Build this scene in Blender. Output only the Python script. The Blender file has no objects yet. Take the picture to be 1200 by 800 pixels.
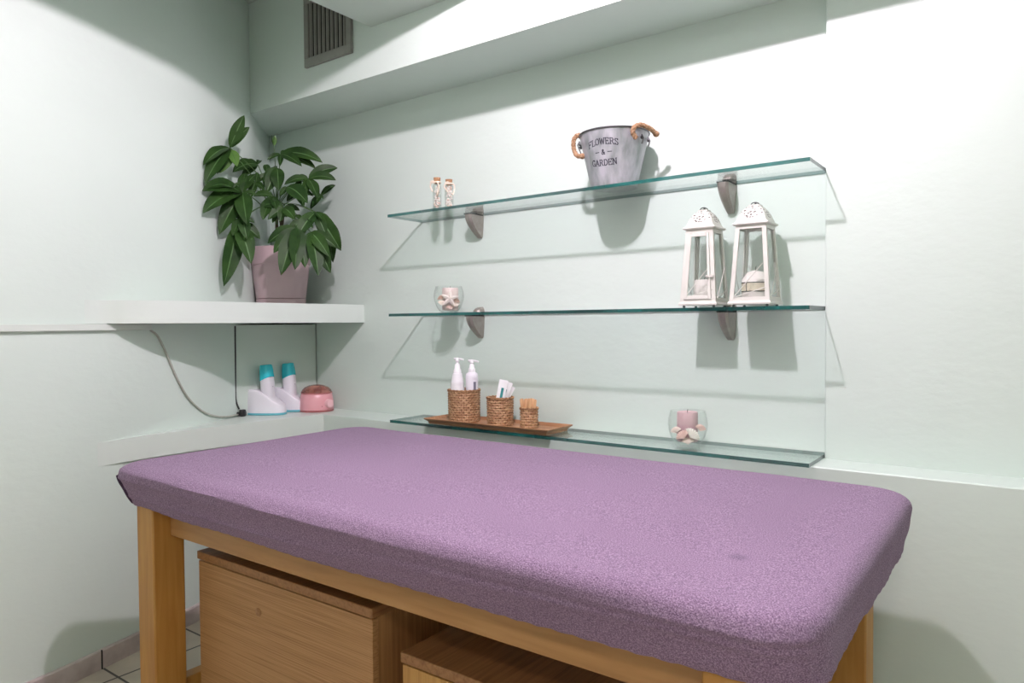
import bpy, bmesh, math, random
from mathutils import Vector, Matrix, noise
random.seed(7)
scene = bpy.context.scene
COL = scene.collection
PI = math.pi

# ------------------------------------------------------------------ camera
CAM = Vector((0.0, 0.0, 1.1025))
FPX = 837.776
YAW, PITCH, ROLL = math.radians(36.354), math.radians(1.434), math.radians(-0.4304)
FW = Vector((-math.sin(YAW) * math.cos(PITCH), math.cos(YAW) * math.cos(PITCH), -math.sin(PITCH)))
R0 = Vector((math.cos(YAW), math.sin(YAW), 0))
U0 = R0.cross(FW)
RT = R0 * math.cos(ROLL) + U0 * math.sin(ROLL)
UP = U0 * math.cos(ROLL) - R0 * math.sin(ROLL)


def at(px, py, axis, val):
    """world point on the plane axis = val that the photo shows at (px, py)"""
    v = FW + RT * ((px - 600) / FPX) - UP * ((py - 400) / FPX)
    return CAM + v * ((val - CAM[axis]) / v[axis])


cd = bpy.data.cameras.new('camera')
cam = bpy.data.objects.new('camera', cd)
COL.objects.link(cam)
cd.sensor_width = 36.0
cd.lens = FPX / 1200 * 36
cd.clip_start = 0.02
m = Matrix.Identity(4)
for i in range(3):
    m[i][0], m[i][1], m[i][2], m[i][3] = RT[i], UP[i], -FW[i], CAM[i]
cam.matrix_world = m
scene.camera = cam

# ------------------------------------------------------------------ materials
def new_mat(name):
    mt = bpy.data.materials.new(name)
    mt.use_nodes = True
    nt = mt.node_tree
    return mt, nt, nt.nodes['Principled BSDF']


def link(nt, a, b):
    nt.links.new(a, b)


def node(nt, kind, **kw):
    n = nt.nodes.new(kind)
    for k, v in kw.items():
        setattr(n, k, v)
    return n


def ramp(nt, stops):
    r = node(nt, 'ShaderNodeValToRGB')
    el = r.color_ramp.elements
    while len(el) < len(stops):
        el.new(0.5)
    for e, (p, c) in zip(el, stops):
        e.position = p
        e.color = (*c, 1)
    return r


def mapped(nt, scale=(1, 1, 1), rot=(0, 0, 0), coord='Object'):
    tc = node(nt, 'ShaderNodeTexCoord')
    mp = node(nt, 'ShaderNodeMapping')
    mp.inputs['Scale'].default_value = scale
    mp.inputs['Rotation'].default_value = rot
    link(nt, tc.outputs[coord], mp.inputs['Vector'])
    return mp.outputs['Vector']


def noise_mat(name, c1, c2, scale=20, rough=0.5, stretch=(1, 1, 1), bump=0.0, bump_scale=None, bump_dist=0.002,
              lo=0.35, hi=0.65, detail=4, metallic=0.0, spec=0.5, sheen=0.0, rot=(0, 0, 0)):
    mt, nt, b = new_mat(name)
    v = mapped(nt, stretch, rot)
    n = node(nt, 'ShaderNodeTexNoise')
    n.inputs['Scale'].default_value = scale
    n.inputs['Detail'].default_value = detail
    link(nt, v, n.inputs['Vector'])
    r = ramp(nt, [(lo, c1), (hi, c2)])
    link(nt, n.outputs['Fac'], r.inputs['Fac'])
    link(nt, r.outputs['Color'], b.inputs['Base Color'])
    b.inputs['Roughness'].default_value = rough
    b.inputs['Metallic'].default_value = metallic
    b.inputs['Specular IOR Level'].default_value = spec
    if sheen:
        b.inputs['Sheen Weight'].default_value = sheen
        b.inputs['Sheen Roughness'].default_value = 0.6
    if bump:
        n2 = n
        if bump_scale:
            n2 = node(nt, 'ShaderNodeTexNoise')
            n2.inputs['Scale'].default_value = bump_scale
            n2.inputs['Detail'].default_value = 3
            link(nt, v, n2.inputs['Vector'])
        bp = node(nt, 'ShaderNodeBump')
        bp.inputs['Strength'].default_value = bump
        bp.inputs['Distance'].default_value = bump_dist
        link(nt, n2.outputs['Fac'], bp.inputs['Height'])
        link(nt, bp.outputs['Normal'], b.inputs['Normal'])
    return mt


PAINT = noise_mat('mint_wall_paint', (0.600, 0.694, 0.638), (0.614, 0.708, 0.652), scale=3, rough=0.38, bump=0.22, bump_scale=26,
                  bump_dist=0.004, stretch=(1, 1, 1.6))
PAINT_TRIM = noise_mat('mint_shelf_paint', (0.630, 0.705, 0.655), (0.642, 0.717, 0.667), scale=4, rough=0.35, bump=0.15, bump_scale=30, bump_dist=0.003)
PANEL = noise_mat('mint_panel_paint', (0.55, 0.64, 0.575), (0.565, 0.655, 0.59), scale=5, rough=0.4)
CEIL = noise_mat('ceiling_paint', (0.52, 0.60, 0.545), (0.535, 0.615, 0.56), scale=3, rough=0.7)
DUCTW = noise_mat('white_duct_plastic', (0.60, 0.66, 0.61), (0.615, 0.675, 0.625), scale=8, rough=0.4)


def terry():
    mt, nt, b = new_mat('purple_terry_cloth')
    v = mapped(nt)
    n = node(nt, 'ShaderNodeTexNoise')
    n.inputs['Scale'].default_value = 480
    n.inputs['Detail'].default_value = 2
    link(nt, v, n.inputs['Vector'])
    r = ramp(nt, [(0.34, (0.155, 0.102, 0.165)), (0.50, (0.262, 0.176, 0.274)), (0.68, (0.400, 0.288, 0.405))])
    link(nt, n.outputs['Fac'], r.inputs['Fac'])
    big = node(nt, 'ShaderNodeTexNoise')
    big.inputs['Scale'].default_value = 2.2
    big.inputs['Detail'].default_value = 3
    link(nt, v, big.inputs['Vector'])
    mx = node(nt, 'ShaderNodeMix', data_type='RGBA', blend_type='MULTIPLY')
    r2 = ramp(nt, [(0.3, (0.92, 0.92, 0.92)), (0.7, (1.0, 1.0, 1.0))])
    link(nt, big.outputs['Fac'], r2.inputs['Fac'])
    mx.inputs['Factor'].default_value = 1
    link(nt, r.outputs['Color'], mx.inputs['A'])
    link(nt, r2.outputs['Color'], mx.inputs['B'])
    # one small darker stain on the top near the right end
    geo = node(nt, 'ShaderNodeNewGeometry')
    dist = node(nt, 'ShaderNodeVectorMath', operation='DISTANCE')
    st = at(865, 653, 2, 0.735)
    dist.inputs[1].default_value = st
    link(nt, geo.outputs['Position'], dist.inputs[0])
    r3 = ramp(nt, [(0.006, (0.72, 0.72, 0.75)), (0.022, (1, 1, 1))])
    link(nt, dist.outputs['Value'], r3.inputs['Fac'])
    mx2 = node(nt, 'ShaderNodeMix', data_type='RGBA', blend_type='MULTIPLY')
    mx2.inputs['Factor'].default_value = 1
    link(nt, mx.outputs['Result'], mx2.inputs['A'])
    link(nt, r3.outputs['Color'], mx2.inputs['B'])
    link(nt, mx2.outputs['Result'], b.inputs['Base Color'])
    b.inputs['Roughness'].default_value = 0.95
    b.inputs['Specular IOR Level'].default_value = 0.1
    b.inputs['Sheen Weight'].default_value = 0.08
    b.inputs['Sheen Roughness'].default_value = 0.5
    bp = node(nt, 'ShaderNodeBump')
    bp.inputs['Strength'].default_value = 0.6
    bp.inputs['Distance'].default_value = 0.003
    link(nt, n.outputs['Fac'], bp.inputs['Height'])
    link(nt, bp.outputs['Normal'], b.inputs['Normal'])
    return mt


TERRY = terry()
SEAM = noise_mat('dark_purple_edging', (0.03, 0.015, 0.035), (0.06, 0.03, 0.07), scale=200, rough=0.95)


def wood(name, c1, c2, c3, stretch, scale=9, rough=0.45, bump=0.05):
    mt, nt, b = new_mat(name)
    v = mapped(nt, stretch)
    n = node(nt, 'ShaderNodeTexNoise')
    n.inputs['Scale'].default_value = scale
    n.inputs['Detail'].default_value = 6
    n.inputs['Distortion'].default_value = 0.6
    link(nt, v, n.inputs['Vector'])
    r = ramp(nt, [(0.3, c1), (0.5, c2), (0.7, c3)])
    link(nt, n.outputs['Fac'], r.inputs['Fac'])
    link(nt, r.outputs['Color'], b.inputs['Base Color'])
    b.inputs['Roughness'].default_value = rough
    bp = node(nt, 'ShaderNodeBump')
    bp.inputs['Strength'].default_value = bump
    bp.inputs['Distance'].default_value = 0.001
    link(nt, n.outputs['Fac'], bp.inputs['Height'])
    link(nt, bp.outputs['Normal'], b.inputs['Normal'])
    return mt


BEECH_Z = wood('beech_upright', (0.39, 0.180, 0.034), (0.45, 0.220, 0.048), (0.50, 0.260, 0.064), (6, 6, 0.5))
BEECH_X = wood('beech_rail', (0.37, 0.185, 0.062), (0.43, 0.225, 0.080), (0.48, 0.262, 0.10), (0.5, 6, 6))
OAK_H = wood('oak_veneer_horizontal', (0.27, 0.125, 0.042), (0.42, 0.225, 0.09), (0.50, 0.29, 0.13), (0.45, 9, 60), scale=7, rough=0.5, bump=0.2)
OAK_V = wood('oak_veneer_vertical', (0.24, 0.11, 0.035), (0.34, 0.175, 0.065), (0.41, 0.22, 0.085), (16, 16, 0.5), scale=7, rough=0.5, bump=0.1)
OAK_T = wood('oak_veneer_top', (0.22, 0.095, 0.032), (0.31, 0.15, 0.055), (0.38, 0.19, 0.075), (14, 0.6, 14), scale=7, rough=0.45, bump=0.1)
PINE_V = wood('golden_veneer_vertical', (0.40, 0.20, 0.05), (0.50, 0.27, 0.075), (0.56, 0.32, 0.10), (16, 16, 0.5), scale=6, rough=0.5)
TRAYW = wood('tray_wood', (0.24, 0.115, 0.05), (0.34, 0.175, 0.085), (0.42, 0.235, 0.12), (0.8, 8, 8), scale=10, rough=0.45)
STICKW = wood('birch_stick', (0.58, 0.33, 0.16), (0.68, 0.42, 0.22), (0.74, 0.49, 0.28), (8, 8, 1), scale=14, rough=0.6)
SHELLWHITE = noise_mat('bleached_shell', (0.80, 0.74, 0.70), (0.86, 0.81, 0.78), scale=60, rough=0.5)
CORKM = noise_mat('cork', (0.30, 0.16, 0.08), (0.46, 0.27, 0.15), scale=320, rough=0.9)


def tiles():
    mt, nt, b = new_mat('cream_floor_tile')
    tc = node(nt, 'ShaderNodeTexCoord')
    mp = node(nt, 'ShaderNodeMapping')
    mp.inputs['Location'].default_value = (0.11, -1.051, 0)
    link(nt, tc.outputs['Object'], mp.inputs['Vector'])
    br = node(nt, 'ShaderNodeTexBrick')
    br.offset = 0
    br.inputs['Scale'].default_value = 1.0
    br.inputs['Brick Width'].default_value = 0.316
    br.inputs['Row Height'].default_value = 0.316
    br.inputs['Mortar Size'].default_value = 0.004
    br.inputs['Mortar Smooth'].default_value = 0.1
    br.inputs['Color1'].default_value = (0.62, 0.56, 0.46, 1)
    br.inputs['Color2'].default_value = (0.57, 0.51, 0.42, 1)
    br.inputs['Mortar'].default_value = (0.045, 0.04, 0.035, 1)
    link(nt, mp.outputs['Vector'], br.inputs['Vector'])
    n = node(nt, 'ShaderNodeTexNoise')
    n.inputs['Scale'].default_value = 9
    n.inputs['Detail'].default_value = 5
    link(nt, tc.outputs['Object'], n.inputs['Vector'])
    r = ramp(nt, [(0.3, (0.82, 0.82, 0.82)), (0.7, (1, 1, 1))])
    link(nt, n.outputs['Fac'], r.inputs['Fac'])
    mx = node(nt, 'ShaderNodeMix', data_type='RGBA', blend_type='MULTIPLY')
    mx.inputs['Factor'].default_value = 1
    link(nt, br.outputs['Color'], mx.inputs['A'])
    link(nt, r.outputs['Color'], mx.inputs['B'])
    link(nt, mx.outputs['Result'], b.inputs['Base Color'])
    b.inputs['Roughness'].default_value = 0.35
    return mt


TILE = tiles()
SKIRT = noise_mat('grey_pink_skirting_tile', (0.40, 0.34, 0.33), (0.56, 0.50, 0.48), scale=14, rough=0.35)


def clear_glass(name, tint, refl=1.45, rough=0.0, dirt=0.0):
    """sheet of clear glass: tinted see-through body with the mirror reflection of its surface"""
    mt = bpy.data.materials.new(name)
    mt.use_nodes = True
    nt = mt.node_tree
    nt.nodes.clear()
    out = node(nt, 'ShaderNodeOutputMaterial')
    tr = node(nt, 'ShaderNodeBsdfTransparent')
    tr.inputs['Color'].default_value = (*tint, 1)
    gl = node(nt, 'ShaderNodeBsdfGlossy')
    gl.inputs['Roughness'].default_value = rough
    # Schlick's reflectance of a glass surface, the same from either side
    f0 = ((refl - 1) / (refl + 1)) ** 2
    lw = node(nt, 'ShaderNodeLayerWeight')
    lw.inputs['Blend'].default_value = 0.5
    p5 = node(nt, 'ShaderNodeMath', operation='POWER')
    p5.inputs[1].default_value = 5.0
    link(nt, lw.outputs['Facing'], p5.inputs[0])
    ma = node(nt, 'ShaderNodeMath', operation='MULTIPLY_ADD')
    ma.inputs[1].default_value = 1 - f0
    ma.inputs[2].default_value = f0
    link(nt, p5.outputs[0], ma.inputs[0])
    mx = node(nt, 'ShaderNodeMixShader')
    link(nt, ma.outputs[0], mx.inputs['Fac'])
    link(nt, tr.outputs[0], mx.inputs[1])
    link(nt, gl.outputs[0], mx.inputs[2])
    last = mx
    if dirt:
        df = node(nt, 'ShaderNodeBsdfDiffuse')
        df.inputs['Color'].default_value = (0.75, 0.75, 0.72, 1)
        n = node(nt, 'ShaderNodeTexNoise')
        n.inputs['Scale'].default_value = 25
        mlt = node(nt, 'ShaderNodeMath', operation='MULTIPLY')
        mlt.inputs[1].default_value = dirt
        link(nt, n.outputs['Fac'], mlt.inputs[0])
        m2 = node(nt, 'ShaderNodeMixShader')
        link(nt, mlt.outputs[0], m2.inputs['Fac'])
        link(nt, mx.outputs[0], m2.inputs[1])
        link(nt, df.outputs[0], m2.inputs[2])
        last = m2
    link(nt, last.outputs[0], out.inputs['Surface'])
    return mt


SHELFGLASS = clear_glass('shelf_glass', (0.960, 0.987, 0.981), 1.5)
BOWLGLASS = clear_glass('thin_bowl_glass', (0.975, 0.984, 0.98), 1.5, dirt=0.03)
LANTGLASS = clear_glass('lantern_glass', (0.955, 0.972, 0.965), 1.4, dirt=0.09)
VIALGLASS = clear_glass('vial_glass', (0.95, 0.96, 0.95), 1.4)


def edge_glass():
    mt, nt, b = new_mat('shelf_glass_edge')
    v = mapped(nt, (1.5, 1, 1))
    n = node(nt, 'ShaderNodeTexNoise')
    n.inputs['Scale'].default_value = 3
    link(nt, v, n.inputs['Vector'])
    r = ramp(nt, [(0.35, (0.002, 0.034, 0.031)), (0.65, (0.012, 0.115, 0.10))])
    link(nt, n.outputs['Fac'], r.inputs['Fac'])
    link(nt, r.outputs['Color'], b.inputs['Base Color'])
    b.inputs['Roughness'].default_value = 0.12
    b.inputs['Alpha'].default_value = 0.9
    return mt


EDGEGLASS = edge_glass()


def grey_edge():
    mt, nt, b = new_mat('ground_glass_end')
    n = node(nt, 'ShaderNodeTexNoise')
    n.inputs['Scale'].default_value = 40
    r = ramp(nt, [(0.3, (0.10, 0.13, 0.13)), (0.7, (0.17, 0.20, 0.20))])
    link(nt, n.outputs['Fac'], r.inputs['Fac'])
    link(nt, r.outputs['Color'], b.inputs['Base Color'])
    b.inputs['Roughness'].default_value = 0.3
    b.inputs['Alpha'].default_value = 0.9
    return mt


ENDGLASS = grey_edge()
NICKEL = noise_mat('satin_nickel', (0.32, 0.295, 0.265), (0.37, 0.345, 0.31), scale=60, rough=0.42, metallic=0.6)
VENTM = noise_mat('grey_vent_metal', (0.225, 0.23, 0.205), (0.27, 0.275, 0.245), scale=18, rough=0.55)
DARK = noise_mat('dark_cavity', (0.012, 0.012, 0.012), (0.02, 0.02, 0.02), scale=10, rough=0.9)
BLACKP = noise_mat('black_plastic', (0.012, 0.012, 0.013), (0.02, 0.02, 0.022), scale=40, rough=0.4)
POTM = noise_mat('dusty_pink_pot', (0.48, 0.355, 0.375), (0.52, 0.385, 0.405), scale=9, rough=0.5)
SOIL = noise_mat('potting_soil', (0.03, 0.018, 0.01), (0.07, 0.045, 0.03), scale=90, rough=1, bump=0.6)
LEAF = noise_mat('glossy_leaf', (0.013, 0.040, 0.008), (0.028, 0.072, 0.014), scale=14, rough=0.48, spec=0.2)
LEAFL = noise_mat('young_leaf', (0.06, 0.15, 0.025), (0.10, 0.21, 0.04), scale=16, rough=0.38)
MIDRIB = noise_mat('leaf_midrib', (0.05, 0.125, 0.03), (0.075, 0.16, 0.045), scale=40, rough=0.45)
PETIOLE = noise_mat('green_stalk', (0.05, 0.12, 0.03), (0.09, 0.17, 0.05), scale=50, rough=0.5)
BARK = noise_mat('brown_stem', (0.05, 0.04, 0.025), (0.11, 0.085, 0.05), scale=60, rough=0.8)
WHITEP = noise_mat('white_plastic', (0.80, 0.80, 0.82), (0.83, 0.83, 0.85), scale=10, rough=0.3)
LILACP = noise_mat('white_lilac_plastic', (0.76, 0.745, 0.80), (0.79, 0.775, 0.83), scale=10, rough=0.28)
CYAN = noise_mat('cyan_plastic', (0.03, 0.52, 0.62), (0.04, 0.57, 0.67), scale=10, rough=0.25)
TEALP = noise_mat('teal_base_plastic', (0.10, 0.42, 0.50), (0.13, 0.47, 0.54), scale=10, rough=0.3)
PINKP = noise_mat('pink_plastic', (0.70, 0.33, 0.365), (0.74, 0.37, 0.40), scale=10, rough=0.28)
PINKL = noise_mat('light_pink_plastic', (0.80, 0.48, 0.51), (0.83, 0.52, 0.55), scale=10, rough=0.3)
PINKD = noise_mat('dark_pink_ring', (0.42, 0.13, 0.13), (0.48, 0.16, 0.16), scale=10, rough=0.3)
GREYINK = noise_mat('grey_ink', (0.18, 0.18, 0.24), (0.22, 0.22, 0.28), scale=10, rough=0.5)


def amber_lid():
    mt, nt, b = new_mat('amber_translucent_lid')
    n = node(nt, 'ShaderNodeTexNoise')
    n.inputs['Scale'].default_value = 30
    v = mapped(nt)
    link(nt, v, n.inputs['Vector'])
    r = ramp(nt, [(0.35, (0.22, 0.08, 0.06)), (0.65, (0.46, 0.20, 0.15))])
    link(nt, n.outputs['Fac'], r.inputs['Fac'])
    link(nt, r.outputs['Color'], b.inputs['Base Color'])
    b.inputs['Roughness'].default_value = 0.08
    b.inputs['Alpha'].default_value = 0.72
    return mt


AMBER = amber_lid()
LANTM = noise_mat('cream_lantern_enamel', (0.60, 0.600, 0.545), (0.64, 0.640, 0.585), scale=22, rough=0.45)


def painted_holes():
    """cream enamel roof, its small holes painted as dark dots for the shade inside"""
    mt = bpy.data.materials.new('enamel_painted_holes')
    mt.use_nodes = True
    nt = mt.node_tree
    b = nt.nodes['Principled BSDF']
    out = nt.nodes['Material Output']
    b.inputs['Base Color'].default_value = (0.62, 0.62, 0.565, 1)
    b.inputs['Roughness'].default_value = 0.45
    uv = node(nt, 'ShaderNodeUVMap')
    vo = node(nt, 'ShaderNodeTexVoronoi')
    vo.inputs['Scale'].default_value = 9.0
    vo.inputs['Randomness'].default_value = 0.55
    link(nt, uv.outputs[0], vo.inputs['Vector'])
    lt = node(nt, 'ShaderNodeMath', operation='LESS_THAN')
    lt.inputs[1].default_value = 0.40
    link(nt, vo.outputs['Distance'], lt.inputs[0])
    d = node(nt, 'ShaderNodeVectorMath', operation='DISTANCE')
    d.inputs[1].default_value = (0.5, 0.62, 0)
    link(nt, uv.outputs[0], d.inputs[0])
    inr = node(nt, 'ShaderNodeMath', operation='LESS_THAN')
    inr.inputs[1].default_value = 0.40
    link(nt, d.outputs['Value'], inr.inputs[0])
    mul = node(nt, 'ShaderNodeMath', operation='MULTIPLY')
    link(nt, lt.outputs[0], mul.inputs[0])
    link(nt, inr.outputs[0], mul.inputs[1])
    mx = node(nt, 'ShaderNodeMix', data_type='RGBA')
    link(nt, mul.outputs[0], mx.inputs['Factor'])
    mx.inputs['A'].default_value = (0.62, 0.62, 0.565, 1)
    mx.inputs['B'].default_value = (0.06, 0.045, 0.035, 1)  # shade of the roof's inside, painted as dark hole spots
    link(nt, mx.outputs['Result'], b.inputs['Base Color'])
    return mt


PAINTED_HOLES = painted_holes()
GALV = noise_mat('galvanised_steel', (0.235, 0.265, 0.26), (0.455, 0.455, 0.495), scale=30, rough=0.42, metallic=0.35,
                 stretch=(1.4, 1.4, 0.4), lo=0.32, hi=0.68, detail=10, bump=0.08, bump_scale=240, bump_dist=0.0006)
DKSTEEL = noise_mat('dark_steel_rim', (0.10, 0.10, 0.105), (0.16, 0.16, 0.165), scale=30, rough=0.4, metallic=0.8)
ROPE = noise_mat('jute_rope', (0.22, 0.12, 0.06), (0.42, 0.27, 0.16), scale=160, rough=0.9, bump=0.5, bump_dist=0.002)
INK = noise_mat('dark_blue_ink', (0.02, 0.02, 0.035), (0.035, 0.035, 0.05), scale=60, rough=0.6)
RAFFIA = noise_mat('cream_raffia', (0.70, 0.60, 0.48), (0.82, 0.73, 0.61), scale=90, rough=0.9)
SHELLW = noise_mat('cream_shell', (0.78, 0.66, 0.56), (0.85, 0.76, 0.67), scale=60, rough=0.5)
SHELLP = noise_mat('pale_pink_shell', (0.72, 0.50, 0.42), (0.82, 0.62, 0.54), scale=60, rough=0.5)
SHELLB = noise_mat('brown_shell', (0.40, 0.24, 0.17), (0.60, 0.42, 0.33), scale=70, rough=0.5)
SHELLG = noise_mat('white_shell', (0.78, 0.77, 0.66), (0.85, 0.84, 0.75), scale=60, rough=0.45)
STARM = noise_mat('pale_starfish', (0.78, 0.68, 0.63), (0.86, 0.79, 0.74), scale=170, rough=0.8, bump=0.6, bump_dist=0.002)
CANDPINK = noise_mat('dusty_pink_wax', (0.53, 0.36, 0.37), (0.58, 0.41, 0.42), scale=30, rough=0.55)
CANDCREAM = noise_mat('blush_wax', (0.66, 0.55, 0.51), (0.71, 0.60, 0.56), scale=30, rough=0.55)
CANDWHITE = noise_mat('ivory_wax', (0.80, 0.74, 0.70), (0.84, 0.79, 0.75), scale=30, rough=0.55)
BANDM = noise_mat('cream_paper_band', (0.66, 0.58, 0.42), (0.74, 0.67, 0.52), scale=40, rough=0.8)
PAPER = noise_mat('white_sachet_paper', (0.80, 0.82, 0.82), (0.84, 0.86, 0.86), scale=40, rough=0.5)
TEALINK = noise_mat('teal_print', (0.02, 0.20, 0.20), (0.03, 0.26, 0.25), scale=40, rough=0.5)
CABLEW = noise_mat('grey_white_cable', (0.37, 0.385, 0.33), (0.44, 0.455, 0.40), scale=60, rough=0.5)
TOWEL = noise_mat('grey_towel', (0.42, 0.42, 0.36), (0.52, 0.52, 0.46), scale=150, rough=0.95, bump=0.6)
WICK = noise_mat('candle_wick', (0.05, 0.04, 0.03), (0.10, 0.08, 0.06), scale=100, rough=0.9)


def weave():
    mt, nt, b = new_mat('woven_seagrass')
    uv = node(nt, 'ShaderNodeUVMap')
    br = node(nt, 'ShaderNodeTexBrick')
    br.offset = .5
    br.inputs['Scale'].default_value = 1.0
    br.inputs['Brick Width'].default_value = 1.0
    br.inputs['Row Height'].default_value = 1.0
    br.inputs['Mortar Size'].default_value = .10
    br.inputs['Mortar Smooth'].default_value = .8
    br.inputs['Color1'].default_value = (0.70, 0.47, 0.27, 1)
    br.inputs['Color2'].default_value = (0.46, 0.26, 0.13, 1)
    br.inputs['Mortar'].default_value = (0.20, 0.09, 0.04, 1)
    dn = node(nt, 'ShaderNodeTexNoise')
    dn.inputs['Scale'].default_value = 1.1
    link(nt, uv.outputs[0], dn.inputs['Vector'])
    va_ = node(nt, 'ShaderNodeVectorMath', operation='MULTIPLY_ADD')
    va_.inputs[1].default_value = (.9, .5, 0)
    link(nt, dn.outputs['Color'], va_.inputs[0])
    link(nt, uv.outputs[0], va_.inputs[2])
    link(nt, va_.outputs[0], br.inputs['Vector'])
    n = node(nt, 'ShaderNodeTexNoise')
    n.inputs['Scale'].default_value = 1.7
    n.inputs['Detail'].default_value = 3
    link(nt, uv.outputs[0], n.inputs['Vector'])
    r = ramp(nt, [(0.3, (0.62, 0.56, 0.50)), (0.7, (1, 1, 1))])
    link(nt, n.outputs['Fac'], r.inputs['Fac'])
    mx = node(nt, 'ShaderNodeMix', data_type='RGBA', blend_type='MULTIPLY')
    mx.inputs['Factor'].default_value = 1
    link(nt, br.outputs['Color'], mx.inputs['A'])
    link(nt, r.outputs['Color'], mx.inputs['B'])
    link(nt, mx.outputs['Result'], b.inputs['Base Color'])
    b.inputs['Roughness'].default_value = 0.65
    return mt


RIMW = noise_mat('plaited_seagrass', (0.20, 0.09, 0.04), (0.46, 0.27, 0.13), scale=160, rough=0.7)
WEAVE = weave()


def emissive(name, col, strength):
    mt = bpy.data.materials.new(name)
    mt.use_nodes = True
    nt = mt.node_tree
    nt.nodes.clear()
    out = node(nt, 'ShaderNodeOutputMaterial')
    e = node(nt, 'ShaderNodeEmission')
    e.inputs['Color'].default_value = (*col, 1)
    e.inputs['Strength'].default_value = strength
    link(nt, e.outputs[0], out.inputs['Surface'])
    return mt


# ------------------------------------------------------------------ mesh helpers
def obj(name, bm, mats, parent=None, smooth=40, bevel=0, bev_seg=2):
    me = bpy.data.meshes.new(name)
    bmesh.ops.recalc_face_normals(bm, faces=bm.faces[:])
    bm.to_mesh(me)
    bm.free()
    if not isinstance(mats, (list, tuple)):
        mats = [mats]
    for mt in mats:
        me.materials.append(mt)
    if smooth:
        for p in me.polygons:
            p.use_smooth = True
        me.set_sharp_from_angle(angle=math.radians(smooth))
    o = bpy.data.objects.new(name, me)
    COL.objects.link(o)
    if parent is not None:
        o.parent = parent
    if bevel:
        md = o.modifiers.new('bevel', 'BEVEL')
        md.width = bevel
        md.segments = bev_seg
        md.limit_method = 'ANGLE'
        md.angle_limit = math.radians(40)
    return o


def tag(o, label, cat, group=None, kind=None):
    o['label'] = label
    o['category'] = cat
    if group:
        o['group'] = group
    if kind:
        o['kind'] = kind
    return o


def thing(name, label, cat, loc=(0, 0, 0), rz=0, group=None):
    o = bpy.data.objects.new(name, None)
    COL.objects.link(o)
    o.location = loc
    o.rotation_euler = (0, 0, rz)
    o.empty_display_size = 0.05
    return tag(o, label, cat, group)


def struct(name, bm, mat, smooth=40, bevel=0):
    o = obj(name, bm, mat, None, smooth, bevel)
    o['kind'] = 'structure'
    return o


def dup(root, loc, rz=None, label=None):
    r = root.copy()
    COL.objects.link(r)
    r.location = loc
    if rz is not None:
        r.rotation_euler = (0, 0, rz)
    if label:
        r['label'] = label
    for ch in list(root.children):
        c = ch.copy()
        COL.objects.link(c)
        c.parent = r
        for g in list(ch.children):
            d = g.copy()
            COL.objects.link(d)
            d.parent = c
    return r


def box(bm, x0, x1, y0, y1, z0, z1, mi=0):
    vs = [bm.verts.new(p) for p in ((x0, y0, z0), (x1, y0, z0), (x1, y1, z0), (x0, y1, z0),
                                    (x0, y0, z1), (x1, y0, z1), (x1, y1, z1), (x0, y1, z1))]
    for f in ((0, 3, 2, 1), (4, 5, 6, 7), (0, 1, 5, 4), (1, 2, 6, 5), (2, 3, 7, 6), (3, 0, 4, 7)):
        fc = bm.faces.new([vs[i] for i in f])
        fc.material_index = mi
    return vs


def prism(bm, outline, z0, z1, mi=0):
    lo = [bm.verts.new((x, y, z0)) for x, y in outline]
    hi = [bm.verts.new((x, y, z1)) for x, y in outline]
    n = len(outline)
    bm.faces.new(lo[::-1]).material_index = mi
    bm.faces.new(hi).material_index = mi
    for i in range(n):
        bm.faces.new((lo[i], lo[(i + 1) % n], hi[(i + 1) % n], hi[i])).material_index = mi


def loft(bm, loops, closed=True, caps=(False, False), mi=0):
    rows = [[bm.verts.new(p) for p in l] for l in loops]
    n = len(rows[0])
    rng = n if closed else n - 1
    for a, b in zip(rows, rows[1:]):
        for i in range(rng):
            j = (i + 1) % n
            bm.faces.new((a[i], a[j], b[j], b[i])).material_index = mi
    if caps[0]:
        bm.faces.new(rows[0][::-1]).material_index = mi
    if caps[1]:
        bm.faces.new(rows[-1]).material_index = mi
    return rows


def ring(cx, cy, z, rx, ry=None, n=32, ph=0):
    ry = rx if ry is None else ry
    return [(cx + rx * math.cos(ph + 2 * PI * i / n), cy + ry * math.sin(ph + 2 * PI * i / n), z) for i in range(n)]


def lathe(bm, prof, n=40, cx=0, cy=0, caps=(True, True), mi=0):
    loft(bm, [ring(cx, cy, z, max(r, 1e-4), n=n) for r, z in prof], True, caps, mi)


def tube(bm, pts, r, n=8, mi=0, caps=True):
    pts = [Vector(p) for p in pts]
    rs = r if isinstance(r, (list, tuple)) else [r] * len(pts)
    loops = []
    prev = None
    for i, p in enumerate(pts):
        t = (pts[min(i + 1, len(pts) - 1)] - pts[max(i - 1, 0)]).normalized()
        if prev is None:
            a = t.cross(Vector((0, 0, 1)))
            if a.length < 1e-3:
                a = t.cross(Vector((1, 0, 0)))
        else:
            a = prev - t * prev.dot(t)
        a.normalize()
        prev = a
        b = t.cross(a)
        loops.append([p + (a * math.cos(2 * PI * k / n) + b * math.sin(2 * PI * k / n)) * rs[i] for k in range(n)])
    loft(bm, loops, True, (caps, caps), mi)


def smooth_path(pts, sub=6):
    pts = [Vector(p) for p in pts]
    out = []
    for i in range(len(pts) - 1):
        p0, p1, p2, p3 = pts[max(i - 1, 0)], pts[i], pts[i + 1], pts[min(i + 2, len(pts) - 1)]
        for k in range(sub):
            t = k / sub
            out.append(0.5 * ((2 * p1) + (p2 - p0) * t + (2 * p0 - 5 * p1 + 4 * p2 - p3) * t * t + (3 * p1 - p0 - 3 * p2 + p3) * t ** 3))
    out.append(pts[-1])
    return out


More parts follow.
